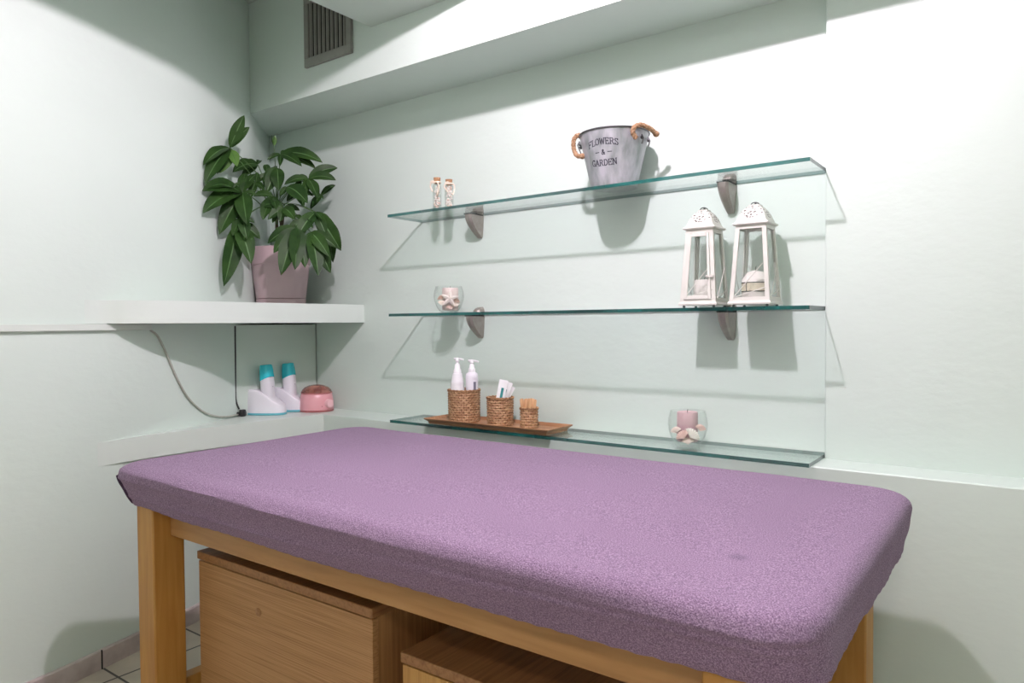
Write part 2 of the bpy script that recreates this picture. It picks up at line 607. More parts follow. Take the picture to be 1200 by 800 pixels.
def ball(bm, c, rx, ry=None, rz=None, u=14, v=8, mi=0):
    ry = ry or rx
    rz = rz or rx
    mt = Matrix.Translation(c) @ Matrix.Diagonal((rx, ry, rz, 1))
    r = bmesh.ops.create_uvsphere(bm, u_segments=u, v_segments=v, radius=1, matrix=mt)
    for vv in r['verts']:
        for f in vv.link_faces:
            f.material_index = mi


B = bmesh.new

# ------------------------------------------------------------------ the room
YB = 2.10                 # back of the shelf recess
ZLEDGE = 0.729
YLOW = 1.938              # face of the low wall
XR, YREAR, ZC = 1.55, -1.75, 2.47
# left wall: a gently convex curve, in plan
WALL_PTS = [(-2.27, -1.75), (-2.29, -0.6), (-2.32, 0.25), (-2.352, 0.60), (-2.379, 0.80), (-2.405, 0.937), (-2.430, 1.042), (-2.472, 1.208),
            (-2.539, 1.453), (-2.652, 1.690), (-2.722, 1.822), (-2.842, 1.945), (-2.985, 2.10), (-3.08, 2.21)]
WALL = [(p.x, p.y) for p in smooth_path([(x, y, 0) for x, y in WALL_PTS], 5)]


def wall_x(y):
    for (xa, ya), (xb, yb) in zip(WALL, WALL[1:]):
        if ya <= y <= yb:
            return xa + (xb - xa) * (y - ya) / (yb - ya)
    return WALL[-1][0]


def off_wall(d):
    out = []
    for i, (x, y) in enumerate(WALL):
        a, b = WALL[max(i - 1, 0)], WALL[min(i + 1, len(WALL) - 1)]
        tx, ty = b[0] - a[0], b[1] - a[1]
        l = math.hypot(tx, ty)
        out.append((x + d * ty / l, y - d * tx / l))
    return out


bm = B(); box(bm, -3.3, XR + .1, YREAR - .1, 2.3, -0.1, 0.0)
struct('floor', bm, TILE, 0)
bm = B(); box(bm, -3.3, XR + .1, YREAR - .1, 2.3, ZC, ZC + .1)
struct('ceiling', bm, CEIL, 0)
bm = B()
prism(bm, WALL + [(-3.3, 2.21), (-3.3, -1.75)], 0, ZC)
struct('wall_left', bm, PAINT, 30)
bm = B(); box(bm, -3.1, XR, YB, YB + .12, 0, ZC)
struct('wall_back', bm, PAINT, 0)
XE = at(966.8, 330, 1, 2.062).x
bm = B(); box(bm, XE, XR, 2.062, YB + .01, ZLEDGE - .02, ZC)
struct('wall_right_of_shelves', bm, PAINT, 40, bevel=0.004)
bm = B(); box(bm, -2.9, XR, YLOW, YB + .02, 0, ZLEDGE)
struct('wall_low', bm, PAINT, 40, bevel=0.004)
bm = B(); box(bm, XR, XR + .1, YREAR, 2.2, 0, ZC)
struct('wall_right', bm, PAINT, 0)
bm = B(); box(bm, -3.3, XR + .1, YREAR - .1, YREAR, 0, ZC)
struct('wall_rear', bm, PAINT, 0)
# bulkhead along the back wall
YBK, ZBK = 1.823, 2.008
bm = B(); box(bm, -3.2, XR, YBK, YB + .05, ZBK, ZC)
struct('wall_bulkhead', bm, PAINT, 0)
# dropped ceiling with a round recess around the lamp
ZS = 1.1025 + .5159 * 2.1
LAMP = Vector((-.378 * 2.1, .464 * 2.1, 1.1025 + .613 * 2.1))
RAD = .475 * 2.1
a0 = math.acos(min(1, (YBK - LAMP.y) / RAD))
outl = [(-.9374 * 2.1, YBK)]
for i in range(73):
    a = PI / 2 + a0 + (2 * PI - 2 * a0) * i / 72
    outl.append((LAMP.x + RAD * math.cos(a), LAMP.y + RAD * math.sin(a)))
outl += [(XR, YBK), (XR, YREAR), (-.9374 * 2.1, YREAR)]
bm = B(); prism(bm, outl, ZS, ZC)
struct('ceiling_dropped', bm, CEIL, 30)
# skirting tiles along the curved wall
bm = B()
o1, o2 = off_wall(0.0), off_wall(0.011)
pts = [(a, b) for a, b in zip(o1, o2) if -1.7 < a[1] < 1.93]
dist = 0
loops = []
for i, (a, b) in enumerate(pts):
    loops.append([(a[0], a[1], 0), (b[0], b[1], 0), (b[0], b[1], .058), (b[0] - .003, b[1], .062), (a[0], a[1], .062)])
loft(bm, loops, True, (True, True))
sk = struct('baseboard_left', bm, SKIRT, 30)
bm = B()
yj = at(116, 772, 0, -2.44).y
for k in range(-4, 5):
    y = yj + .316 * k
    if y > 1.85:
        continue
    x = wall_x(y)
    box(bm, x + .004, x + .0135, y - .002, y + .002, 0, .0615)
jo = obj('grout_joint', bm, DARK, sk)

# built-in corner shelves: plan outline from the wall curve to a straight front edge
def corner_shelf(name, label, front, z0, z1, yend):
    ys = [front[0][1] + (yend - front[0][1]) * i / 40 for i in range(41)]
    ed = smooth_path([(x, y, 0) for x, y in front], 8)
    out = [(wall_x(y) - .03, y) for y in ys] + [(front[-1][0], yend)]
    ed = [(p.x, p.y) for p in ed if p.y < yend - .001]
    out += ed[::-1]
    bm = B()
    prism(bm, out, z0, z1)
    return tag(obj(name, bm, PAINT_TRIM, None, 30), label, 'shelf')


ZSH = 1.1025 + .0407 * 2.1
wx = lambda y, d=.0: (wall_x(y) + d, y)
corner_shelf('corner_shelf', 'white built-in corner shelf holding the potted plant',
             [wx(.98, -.002), wx(1.03, .001), wx(1.08, .010), (-2.396, 1.14), (-2.366, 1.22), (-2.345, 1.32), (-2.337, 1.5), (-2.334, 1.8), (-2.333, YB + .02)],
             1.1025 + .0046 * 2.1, ZSH, YB + .015)
corner_shelf('corner_shelf', 'lower white corner ledge holding the wax heaters and pink wax warmer',
             [wx(1.02, -.002), wx(1.06, .0005), wx(1.10, .003), wx(1.16, .010), (-2.455, 1.28), (-2.444, 1.55), (-2.425, 1.80), (-2.408, 1.96)],
             ZLEDGE - .078, ZLEDGE, YLOW - .001)

# panel standing across the corner under the shelf
XP = -1.2631 * 2.1
bm = B(); box(bm, XP - .012, XP, at(275, 430, 0, XP).y, YB - .006, ZLEDGE + .001, 1.106)
tag(obj('access_panel', bm, PANEL, None, 40, bevel=0.0015), 'flat mint board closing the corner behind the white wax heaters', 'panel')

# cable duct on the left wall
bm = B()
ow1, ow2 = off_wall(0.0), off_wall(0.013)
pts = [(a, b) for a, b in zip(ow1, ow2) if -1.6 < a[1] < 1.27]
zt, zb_ = 1.1025 + .0040 * 2.1, 1.1025 - .0062 * 2.1
loft(bm, [[(a[0], a[1], zb_), (b[0], b[1], zb_), (b[0], b[1], zt), (a[0], a[1], zt)] for a, b in pts], True, (True, True))
tag(obj('cable_duct', bm, DUCTW, None, 30, bevel=0.002), 'thin white cable duct running along the left wall', 'cable duct')

# air vent on the bulkhead
vx0, vx1 = at(359.5, 60, 1, YBK).x, at(414, 45, 1, YBK).x
vz0 = at(386, 71, 1, YBK).z - .003
vz1 = vz0 + .27
vent = thing('air_vent', 'dark grey slatted air vent on the bulkhead above the plant', 'vent', ((vx0 + vx1) / 2, YBK, vz0))
hw = (vx1 - vx0) / 2
bm = B(); box(bm, -hw + .01, hw - .01, -.003, -.0005, .01, .26)
obj('vent_cavity', bm, DARK, vent, 0)
bm = B()
fw = .026
box(bm, -hw, hw, -.014, 0, 0, .034)
box(bm, -hw, hw, -.014, 0, .27 - fw, .27)
box(bm, -hw, -hw + fw, -.014, 0, .034, .27 - fw)
box(bm, hw - fw, hw, -.014, 0, .034, .27 - fw)
obj('vent_frame', bm, VENTM, vent, 40, bevel=0.002)
ns = 9
for k in range(ns):
    x = -hw + fw + (2 * hw - 2 * fw) * (k + .5) / ns
    bm = B()
    vs = [(x - .008, -.012), (x - .006, -.012), (x + .006, -.003), (x + .004, -.003)]
    prism(bm, [(x - .0065, -.0095), (x + .0025, -.0125), (x + .0062, -.005), (x - .0028, -.0035)], .030, .27 - fw + .004)
    obj('slat', bm, VENTM, vent, 30)

# ------------------------------------------------------------------ lamp
POWER = 112.0
lamp = thing('ceiling_light', 'round ceiling lamp in the recess of the dropped ceiling', 'lamp', (LAMP.x, LAMP.y, ZC))
bm = B(); lathe(bm, [(.001, 0), (.06, 0), (.06, -.012), (.03, -.02), (.022, -.03), (.022, LAMP.z - ZC + .026), (.001, LAMP.z - ZC + .026)], 32)
obj('lamp_base', bm, WHITEP, lamp)
bm = B(); ball(bm, (0, 0, LAMP.z - ZC), .030, u=24, v=16)
obj('bulb', bm, emissive('bulb_glow', (1.0, .825, .945), POWER / (4 * PI * .03 ** 2 * PI)), lamp)
# added fill lamp behind the camera, no such fixture is seen
L2 = Vector((.20, -.90, ZS))
fill_lamp = thing('ceiling_light', 'added flat round fill lamp, unseen, over the front of the room', 'lamp', L2)
bm = B(); lathe(bm, [(.001, 0), (.15, 0), (.15, -.02), (.14, -.03), (.001, -.03)], 40)
obj('lamp_base', bm, WHITEP, fill_lamp)
bm = B(); lathe(bm, [(.001, -.0305), (.135, -.0305), (.12, -.045), (.001, -.05)], 40)
obj('fill_diffuser', bm, emissive('fill_glow', (1.0, .85, .82), 19.0 / (PI * .135 ** 2 * PI)), fill_lamp)

# ------------------------------------------------------------------ glass shelves
XL, XRS, YF, TH = -.9449 * 2.1, XE - .002, .9088 * 2.1, .0102


def make_bracket(parent, x, ztop):
    """clamp: a rounded jaw above the glass and a longer tapering one below"""
    bm = B()
    W_, L, HB_ = .0165, .078, .080
    loops = []
    for i in range(13):
        t = i / 12                       # 0 at the bottom on the wall, 1 at the tip under the glass
        d = L * (.12 + .88 * math.sin(t * PI / 2) ** .95)
        z = -HB_ * (1 - t) ** 1.0 - .004
        w = W_ * (.50 + .50 * t ** .45)
        zz = ztop - TH - .0005 + z
        y1 = YB - d
        k = min(.007, d * .35)
        loops.append([(x - w, YB, zz), (x - w, y1 + k, zz), (x - w * .55, y1, zz), (x + w * .55, y1, zz), (x + w, y1 + k, zz), (x + w, YB, zz)])
    loops.append([(a, b, ztop - TH - .0026) for a, b, c in loops[-1]])
    loft(bm, loops, True, (True, True))
    loops = []
    for z, d in ((.002, .036), (.009, .034), (.015, .027), (.020, .015), (.022, .005)):
        w = W_ * (1 - (z / .023) ** 2 * .45)
        zz = ztop + .0005 + z
        loops.append([(x - w, YB, zz), (x - w, YB - d * .8, zz), (x - w * .6, YB - d, zz), (x + w * .6, YB - d, zz), (x + w, YB - d * .8, zz), (x + w, YB, zz)])
    loft(bm, loops, True, (True, True))
    box(bm, x - W_ * .9, x + W_ * .9, YB - .003, YB, ztop - TH - .02, ztop + .015)
    o = obj('bracket', bm, NICKEL, parent, 35)
    bm = B()
    box(bm, x - W_ * 1.02, x + W_ * 1.02, YB - L * .99, YB - .003, ztop - TH - .0026, ztop - TH - .0002)
    box(bm, x - W_ * .95, x + W_ * .95, YB - .035, YB - .003, ztop + .0002, ztop + .0025)
    obj('rubber_pad', bm, DARK, o, 0)
    return o


def glass_shelf(label, ztop, bx):
    t = thing('glass_shelf', label, 'shelf', ((XL + XRS) / 2, YB, ztop - TH), 0, 'glass shelves on the back wall')
    bm = B()
    vs = box(bm, XL, XRS, YF, YB - .002, ztop - TH, ztop)
    for f in bm.faces:
        c = f.calc_center_median()
        n = f.normal
        if abs(c.y - YF) < 1e-4 or abs(c.y - YB + .002) < 1e-4 or abs(c.x - XL) < 1e-4:
            f.material_index = 1
        elif abs(c.x - XRS) < 1e-4:
            f.material_index = 2
    p = obj('glass_pane', bm, [SHELFGLASS, EDGEGLASS, ENDGLASS], None, 0)
    p.parent = t
    p.matrix_parent_inverse = Matrix.Translation(-Vector(t.location))
    for x in bx:
        b = make_bracket(None, x, ztop)
        b.parent = t
        b.matrix_parent_inverse = Matrix.Translation(-Vector(t.location))
    return t


ZT, ZM, ZB = 1.1025 + .1975 * 2.1, 1.1025 + .0194 * 2.1, ZLEDGE + .0107
bxl = at(567, 272, 1, YB).x - .016
bxr = at(863.3, 240, 1, YB).x - .016
glass_shelf('upper glass shelf, the one carrying the metal bucket', ZT, (bxl, bxr))
glass_shelf('middle glass shelf, the one carrying the two lanterns', ZM, (bxl, bxr))
glass_shelf('bottom glass shelf lying on the ledge under the basket tray', ZB, ())

# ------------------------------------------------------------------ massage bed
BX0, BX1, BY0, BY1 = -2.022, -.2096, .897, 1.782
ZTOP, ZHEM, ZLEG = .7336, .6245, .6346
bed = thing('massage_bed', 'wooden massage bed with a fitted purple terry cover', 'bed', ((BX0 + BX1) / 2, (BY0 + BY1) / 2, 0))
bo = Vector(bed.location)


def rrect(x0, x1, y0, y1, r, step=.016):
    """rounded rectangle outline, counter-clockwise; same number of points for any inset"""
    pts = []
    nx, ny, nc = 120, 56, 16
    for k in range(nx):
        pts.append((x0 + r + (x1 - x0 - 2 * r) * k / nx, y0, 0, -1))
    for k in range(nc):
        a = -PI / 2 + PI / 2 * k / nc
        pts.append((x1 - r + r * math.cos(a), y0 + r + r * math.sin(a), math.cos(a), math.sin(a)))
    for k in range(ny):
        pts.append((x1, y0 + r + (y1 - y0 - 2 * r) * k / ny, 1, 0))
    for k in range(nc):
        a = PI / 2 * k / nc
        pts.append((x1 - r + r * math.cos(a), y1 - r + r * math.sin(a), math.cos(a), math.sin(a)))
    for k in range(nx):
        pts.append((x1 - r - (x1 - x0 - 2 * r) * k / nx, y1, 0, 1))
    for k in range(nc):
        a = PI / 2 + PI / 2 * k / nc
        pts.append((x0 + r + r * math.cos(a), y1 - r + r * math.sin(a), math.cos(a), math.sin(a)))
    for k in range(ny):
        pts.append((x0, y1 - r - (y1 - y0 - 2 * r) * k / ny, -1, 0))
    for k in range(nc):
        a = PI + PI / 2 * k / nc
        pts.append((x0 + r + r * math.cos(a), y0 + r + r * math.sin(a), math.cos(a), math.sin(a)))
    return pts


def cover_mesh():
    bm = B()
    ER, EH = .028, .032
    DX, DY = .010, .034           # how far the skirt is drawn in at the hem
    prof = []                     # (inset, share of the hem's draw-in, z)
    for i in range(4):
        prof.append((.010 - .010 * i / 4, 1.0, ZHEM - .004 + .006 * i / 4))
    for i in range(24):
        t = i / 23
        prof.append((0, (1 - t) ** 1.3, ZHEM + .002 + (ZTOP - ER - ZHEM) * t))
    for i in range(1, 9):
        a = PI / 2 * i / 8
        prof.append((EH * (1 - math.cos(a)), 0, ZTOP - ER + ER * math.sin(a)))
    for d in (.040, .05, .062, .08, .10, .13, .16, .19, .22, .26, .30, .33, .36, .39, .42):
        prof.append((d, 0, ZTOP + .003 * min(1, d / .3)))
    loops = []
    for q, (ins, drw, z) in enumerate(prof):
        r = max(.085 - ins * .55, .006)
        ix, iy = ins + DX * drw, ins + DY * drw
        pts = rrect(BX0 + ix, BX1 - ix, BY0 + iy, BY1 - iy, r)
        L = []
        for k, (x, y, nx, ny) in enumerate(pts):
            side = max(0.0, min(1.0, (ZTOP - z) / .09))
            v = Vector((x * 3.0, y * 9.0, z * 26))
            w = noise.noise(v) * .0050 * side + noise.noise(Vector((x * 14, y * 14, z * 40))) * .0020 * side
            # the skirt bellies out a little and is drawn in at the hem; gathers at the corners
            corner = min(abs(nx), abs(ny)) * 2
            w += side * .0025 * corner * math.sin(k * 2.1)
            dz = noise.noise(Vector((x * 2.0, y * 2.0, 3.3))) * .0020 * (1 - side)
            dz += noise.noise(Vector((x * 7.0, y * 2.5, 7.3))) * .0012 * (1 - side)
            if z < ZHEM + .012:
                dz += noise.noise(Vector((x * 5, y * 5, 0))) * .004 + .0012 * math.sin(k * 1.9)
                dz -= .006 * corner
            if y < BY0 + .06:
                dz += -.010 * side * math.sin(PI * (x - BX0) / (BX1 - BX0)) ** 2 * (1 if z < ZHEM + .05 else .3)
            # long shallow creases on the near side
            if ny < -.5 and side > .05:
                for (zc, ph, am) in ((.713, .0, .0050), (.698, 1.1, .0045), (.676, 1.7, .005), (.657, 3.0, .005)):
                    zz = zc + .008 * math.sin(x * 2.3 + ph)
                    w += am * math.exp(-((z - zz) / .0045) ** 2) * (.5 + .5 * math.sin(x * 3.1 + ph * 2))
            L.append((x + nx * w - bo.x, y + ny * w - bo.y, z + dz))
        loops.append(L)
    loft(bm, loops, True, (False, True))
    return bm


cov = obj('fitted_cover', cover_mesh(), TERRY, bed, 60)
cov['label'] = 'purple terry fitted cover'
# dark edging of the seam at the head end
bm = B()
pth = []
for i in range(14):
    t = i / 13
    rr_ = .085
    a = math.radians(243 + 4 * math.sin(t * 9))
    dr = (1 - t) ** 1.3
    pth.append((BX0 + .010 * dr + rr_ + (rr_ + .001) * math.cos(a) - bo.x, BY0 + .034 * dr + rr_ + (rr_ + .001) * math.sin(a) - bo.y, ZHEM + .004 + .078 * t))
tube(bm, pth, .0055, 7)
obj('cover_seam', bm, SEAM, cov)
# mattress board under the cover
bm = B(); box(bm, BX0 + .07 - bo.x, BX1 - .065 - bo.x, BY0 + .075 - bo.y, BY1 - .075 - bo.y, ZLEG, .665)
obj('bed_board', bm, BEECH_X, bed, 40)
LX0, LX1 = -1.9576, -1.8725       # left legs
RX0, RX1 = -.373, -.286         # right legs
LY0, LY1 = .9424, 1.029
FY0, FY1 = 1.640, 1.724
for (x0, x1, y0, y1) in ((LX0, LX1, LY0, LY1), (RX0, RX1, LY0, LY1), (LX0, LX1, FY0, FY1), (RX0, RX1, FY0, FY1)):
    bm = B(); box(bm, x0 - bo.x, x1 - bo.x, y0 - bo.y, y1 - bo.y, 0, ZLEG)
    obj('leg', bm, BEECH_Z, bed, 40, bevel=0.004)
for y0 in (.9895, FY0 + .02):
    bm = B(); box(bm, LX1 - bo.x, RX0 - bo.x, y0 - bo.y, y0 + .028 - bo.y, .5409, ZLEG)
    obj('apron', bm, BEECH_X, bed, 40, bevel=0.003)
for x0 in (LX0 + .03, RX0 + .03):
    bm = B(); box(bm, x0 - bo.x, x0 + .028 - bo.x, LY1 - bo.y, FY0 - bo.y, .5409, ZLEG)
    obj('apron', bm, BEECH_Z, bed, 40, bevel=0.003)
zst = at(222, 790, 0, LX1 - .03).z
for x0 in (LX0 + .025, RX0 + .025):
    bm = B(); box(bm, x0 - bo.x, x0 + .04 - bo.x, LY1 - bo.y, FY0 - bo.y, max(.01, zst - .045), zst)
    obj('stretcher', bm, BEECH_Z, bed, 40, bevel=0.003)

# ------------------------------------------------------------------ cabinets under the bed
def cabinet(name, label, x0, x1, y0, y1, h, face, side, top):
    t = thing(name, label, 'cabinet', ((x0 + x1) / 2, (y0 + y1) / 2, 0))
    hx, hy = (x1 - x0) / 2, (y1 - y0) / 2
    bm = B(); box(bm, -hx + .004, hx - .004, -hy + .016, hy, .06, h - .024)
    obj('carcass', bm, side, t, 40, bevel=0.002)
    bm = B(); box(bm, -hx + .02, hx - .02, -hy + .03, hy - .02, 0, .06)
    obj('plinth', bm, side, t, 40)
    bm = B(); box(bm, -hx + .003, hx - .003, -hy, -hy + .018, .062, h - .0265)
    obj('front_panel', bm, face, t, 40, bevel=0.0015)
    bm = B(); box(bm, -hx, hx, -hy - .003, hy + .003, h - .022, h)
    obj('top_panel', bm, top, t, 40, bevel=0.002)
    return t


C1Y = .53 * 2.1 * .945
c1a, c1b = at(232, 650, 1, C1Y).x, at(437.5, 740, 1, C1Y).x
zc1 = at(437, 713, 1, C1Y).z
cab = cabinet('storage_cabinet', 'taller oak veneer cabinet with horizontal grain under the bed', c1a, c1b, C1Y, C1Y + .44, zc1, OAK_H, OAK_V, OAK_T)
bm = B()
ball(bm, (at(303, 717, 1, C1Y).x - cab.location.x, -.22 - .0003, at(303, 717, 1, C1Y).z), .013, .0012, .011)
obj('knot', bm, OAK_T, [c for c in cab.children if c.name.startswith('front')][0])
C2Y = .53 * 2.1 * .945
c2a = at(470.5, 775, 1, C2Y).x
zc2 = at(470.5, 763, 1, C2Y).z
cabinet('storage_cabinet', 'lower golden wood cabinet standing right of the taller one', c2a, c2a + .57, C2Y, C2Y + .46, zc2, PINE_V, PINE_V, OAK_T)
# folded towel on the lower cabinet, mostly hidden by the rail
pt = at(536, 733, 1, 1.257)
bm = B()
for k, (s, z) in enumerate(((1, .0), (.97, .018))):
    loops = []
    for i in range(7):
        a = -PI / 2 + PI * i / 6
        loops.append([(p[0], p[1], z + .009 + .009 * math.sin(a)) for p in ring(0, 0, 0, .055 * s * (.9 + .1 * math.cos(a)), .04 * s * (.9 + .1 * math.cos(a)), 24)])
    loft(bm, loops, True, (True, True))
tw = tag(obj('folded_cloth', bm, TOWEL), 'small pale folded cloth on the lower cabinet behind the bed rail', 'cloth')
tw.location = (pt.x, 1.257, zc2 + .001)

# ------------------------------------------------------------------ bucket
BKX, BKY = at(719.7, 200, 1, 1.982).x, 1.982
RB, RR, HB = .0705, .1065, .163
TILT = 0
bk = thing('flower_bucket', 'galvanised metal bucket with rope handles on the upper glass shelf', 'bucket', (BKX, BKY, ZT + .0005))
bm = B()
prof = [(RB - .003, .004), (RB, 0), (RB + .001, .003)] + [(RB + (RR - RB) * t / 10, HB * t / 10) for t in range(1, 11)]
inn = [(RR - .003, HB)] + [(RB - .002 + (RR - RB) * t / 4, .006 + (HB - .006) * t / 4) for t in (3, 2, 1, 0)]
loft(bm, [ring(0, 0, z, r, n=64) for r, z in prof + inn], True, (True, True))
obj('bucket_body', bm, GALV, bk, 50)
bm = B()
tube(bm, [(p[0], p[1], HB) for p in ring(0, 0, 0, RR + .001, n=65)] + [(RR + .001, 0, HB)], .0026, 8)
obj('rim', bm, DKSTEEL, bk)
# rope handles on either side, each held by a metal ear and ending in a knot
va = math.atan2(-BKY, -BKX)                       # towards the camera


def rope(pts, r=.0068):
    bm = B()
    ps = smooth_path(pts, 10)
    base = []
    # three strands twisted round the path
    tl = 0
    acc = [0]
    for a, b in zip(ps, ps[1:]):
        tl += (b - a).length
        acc.append(tl)
    frames = []
    prev = None
    for i, p in enumerate(ps):
        t = (ps[min(i + 1, len(ps) - 1)] - ps[max(i - 1, 0)]).normalized()
        a = t.cross(Vector((.3, .2, 1))) if prev is None else prev - t * prev.dot(t)
        a.normalize(); prev = a
        frames.append((p, a, t.cross(a)))
    for s in range(3):
        path = []
        for i, (p, a, b) in enumerate(frames):
            an = acc[i] / .030 * 2 * PI + s * 2 * PI / 3
            path.append(p + (a * math.cos(an) + b * math.sin(an)) * r * .52)
        tube(bm, path, r * .62, 7)
    for e in (ps[-1],):
        ball(bm, e, r * 1.45, r * 1.45, r * 1.35)
    return bm


ha = va - math.radians(93)          # left ear (photo left)
hb_ = va + math.radians(62)         # right ear faces the viewer's right
for (ang, zt0, drop) in ((ha, .146, True), (hb_, .150, False)):
    d = Vector((math.cos(ang), math.sin(ang), 0))
    s = Vector((-math.sin(ang), math.cos(ang), 0))
    rr = RB + (RR - RB) * .86
    if drop:
        P = [at(px, py, 1, y) - bk.location for px, py, y in ((682, 160, 1.926), (677, 158.5, 1.924), (672.5, 164, 1.922), (672.5, 174, 1.922), (676, 182, 1.922), (682.5, 183, 1.924))]
    else:
        P = [at(px, py, 1, y) - bk.location for px, py, y in ((745.5, 162, 1.924), (741.5, 155, 1.912), (744, 148.5, 1.912), (752, 146.5, 1.93), (762, 151, 1.958), (769, 157, 1.985))]
    h = obj('rope_handle', rope(P), ROPE, bk)
    for q in (-1, 1):
        bm = B()
        c = d * (rr + .003) + Vector((0, 0, .138)) + s * (.022 * q)
        ball(bm, c, .004, .004, .007)
        tube(bm, [c + Vector((0, 0, .008)), c + d * .006 + Vector((0, 0, -.004)), c + Vector((0, 0, -.02))], .0022, 6)
        obj('handle_ear', bm, DKSTEEL, bk)

# lettering painted on the bucket
GLYPH = {
    'F': [[(0, 0), (0, 1)], [(0, 1), (.62, 1)], [(0, .52), (.45, .52)], [(.62, 1), (.62, .84)], [(-.12, 0), (.2, 0)], [(.45, .6), (.45, .44)]],
    'L': [[(.1, 0), (.1, 1)], [(0, 0), (.65, 0)], [(.65, 0), (.65, .2)], [(-.06, 1), (.28, 1)]],
    'O': [[(.36 + .36 * math.cos(a * PI / 8), .5 + .5 * math.sin(a * PI / 8)) for a in range(17)]],
    'W': [[(0, 1), (.24, 0)], [(.24, 0), (.46, .9)], [(.46, .9), (.70, 0)], [(.70, 0), (.94, 1)], [(-.12, 1), (.14, 1)], [(.80, 1), (1.06, 1)]],
    'E': [[(.08, 0), (.08, 1)], [(0, 1), (.62, 1)], [(0, 0), (.65, 0)], [(.08, .52), (.45, .52)], [(.62, 1), (.62, .84)], [(.65, 0), (.65, .18)], [(.45, .6), (.45, .44)]],
    'R': [[(.08, 0), (.08, 1)], [(0, 1), (.42, 1), (.58, .88), (.6, .72), (.5, .56), (.36, .5), (.08, .5)], [(.36, .5), (.68, 0)], [(-.06, 0), (.22, 0)], [(.6, 0), (.78, 0)]],
    'S': [[(.55, .82), (.46, .96), (.28, 1), (.1, .92), (.05, .74), (.16, .58), (.42, .45), (.56, .3), (.52, .1), (.34, 0), (.14, .03), (.02, .2)], [(.55, 1), (.55, .78)], [(.02, 0), (.02, .22)]],
    '&': [[(.78, 0), (.2, .7), (.2, .9), (.34, 1), (.48, .9), (.46, .74), (.1, .38), (.06, .16), (.2, 0), (.42, .02), (.68, .44)], [(.58, .44), (.8, .44)]],
    'G': [[(.64, .82), (.5, .97), (.34, 1), (.14, .88), (.02, .62), (.02, .36), (.14, .1), (.34, 0), (.54, .05), (.64, .16)], [(.64, 0), (.64, .42)], [(.46, .42), (.76, .42)], [(.64, 1), (.64, .78)]],
    'A': [[(0, 0), (.36, 1)], [(.36, 1), (.72, 0)], [(.13, .36), (.59, .36)], [(-.1, 0), (.12, 0)], [(.6, 0), (.84, 0)]],
    'D': [[(.08, 0), (.08, 1)], [(0, 1), (.34, 1), (.58, .86), (.7, .62), (.7, .38), (.58, .14), (.34, 0), (0, 0)]],
    'N': [[(.08, 0), (.08, 1)], [(.08, 1), (.68, 0)], [(.68, 0), (.68, 1)], [(-.06, 0), (.22, 0)], [(-.06, 1), (.1, 1)], [(.54, 1), (.82, 1)]],
    '-': [[(0, .5), (1.0, .5)]],
}
ADV = {'F': .88, 'L': .85, 'O': .92, 'W': 1.16, 'E': .86, 'R': .92, 'S': .7, '&': 1.0, 'G': .92, 'A': .92, 'D': .9, 'N': .9, '-': 1.2, ' ': .5}


def letter_mesh(rows, ang0):
    bm = B()

    def surf(u, z):                       # u metres along the surface
        r = RB + (RR - RB) * z / HB + .0007
        a = ang0 + u / r
        return Vector((r * math.cos(a), r * math.sin(a), z))
    for text, zc, hgt, arc, x0 in rows:
        tot = sum(ADV[c] for c in text) * hgt * .92
        u = -tot / 2 + x0
        for ch in text:
            for st in GLYPH.get(ch, []):
                for (a, b) in zip(st, st[1:]):
                    n = 3
                    for k in range(n):
                        p = [a[0] + (b[0] - a[0]) * k / n, a[1] + (b[1] - a[1]) * k / n]
                        q = [a[0] + (b[0] - a[0]) * (k + 1) / n, a[1] + (b[1] - a[1]) * (k + 1) / n]
                        pw, qw = (u + p[0] * hgt * .92, (p[1] - .5) * hgt), (u + q[0] * hgt * .92, (q[1] - .5) * hgt)
                        dx, dz = qw[0] - pw[0], qw[1] - pw[1]
                        l = math.hypot(dx, dz) or 1e-6
                        thick = (.0014 if abs(dz) > abs(dx) * .6 else .0010)
                        nx, nz = -dz / l * thick, dx / l * thick
                        ex, ez = dx / l * thick * .6, dz / l * thick * .6
                        quad = [(pw[0] + nx - ex, pw[1] + nz - ez), (pw[0] - nx - ex, pw[1] - nz - ez), (qw[0] - nx + ex, qw[1] - nz + ez), (qw[0] + nx + ex, qw[1] + nz + ez)]
                        bm.faces.new([bm.verts.new(surf(x, zc + z + arc * (1 - (x / .05) ** 2))) for x, z in quad])
            u += ADV[ch] * hgt * .92
    return bm


bo_ = obj('lettering', letter_mesh([('FLOWERS', .119, .0170, .006, 0), ('- & -', .094, .0135, 0, .002), ('GARDEN', .068, .0165, -.004, 0)], va - math.radians(21)), INK, bk, 0)
bo_['label'] = 'dark lettering reading FLOWERS & GARDEN'

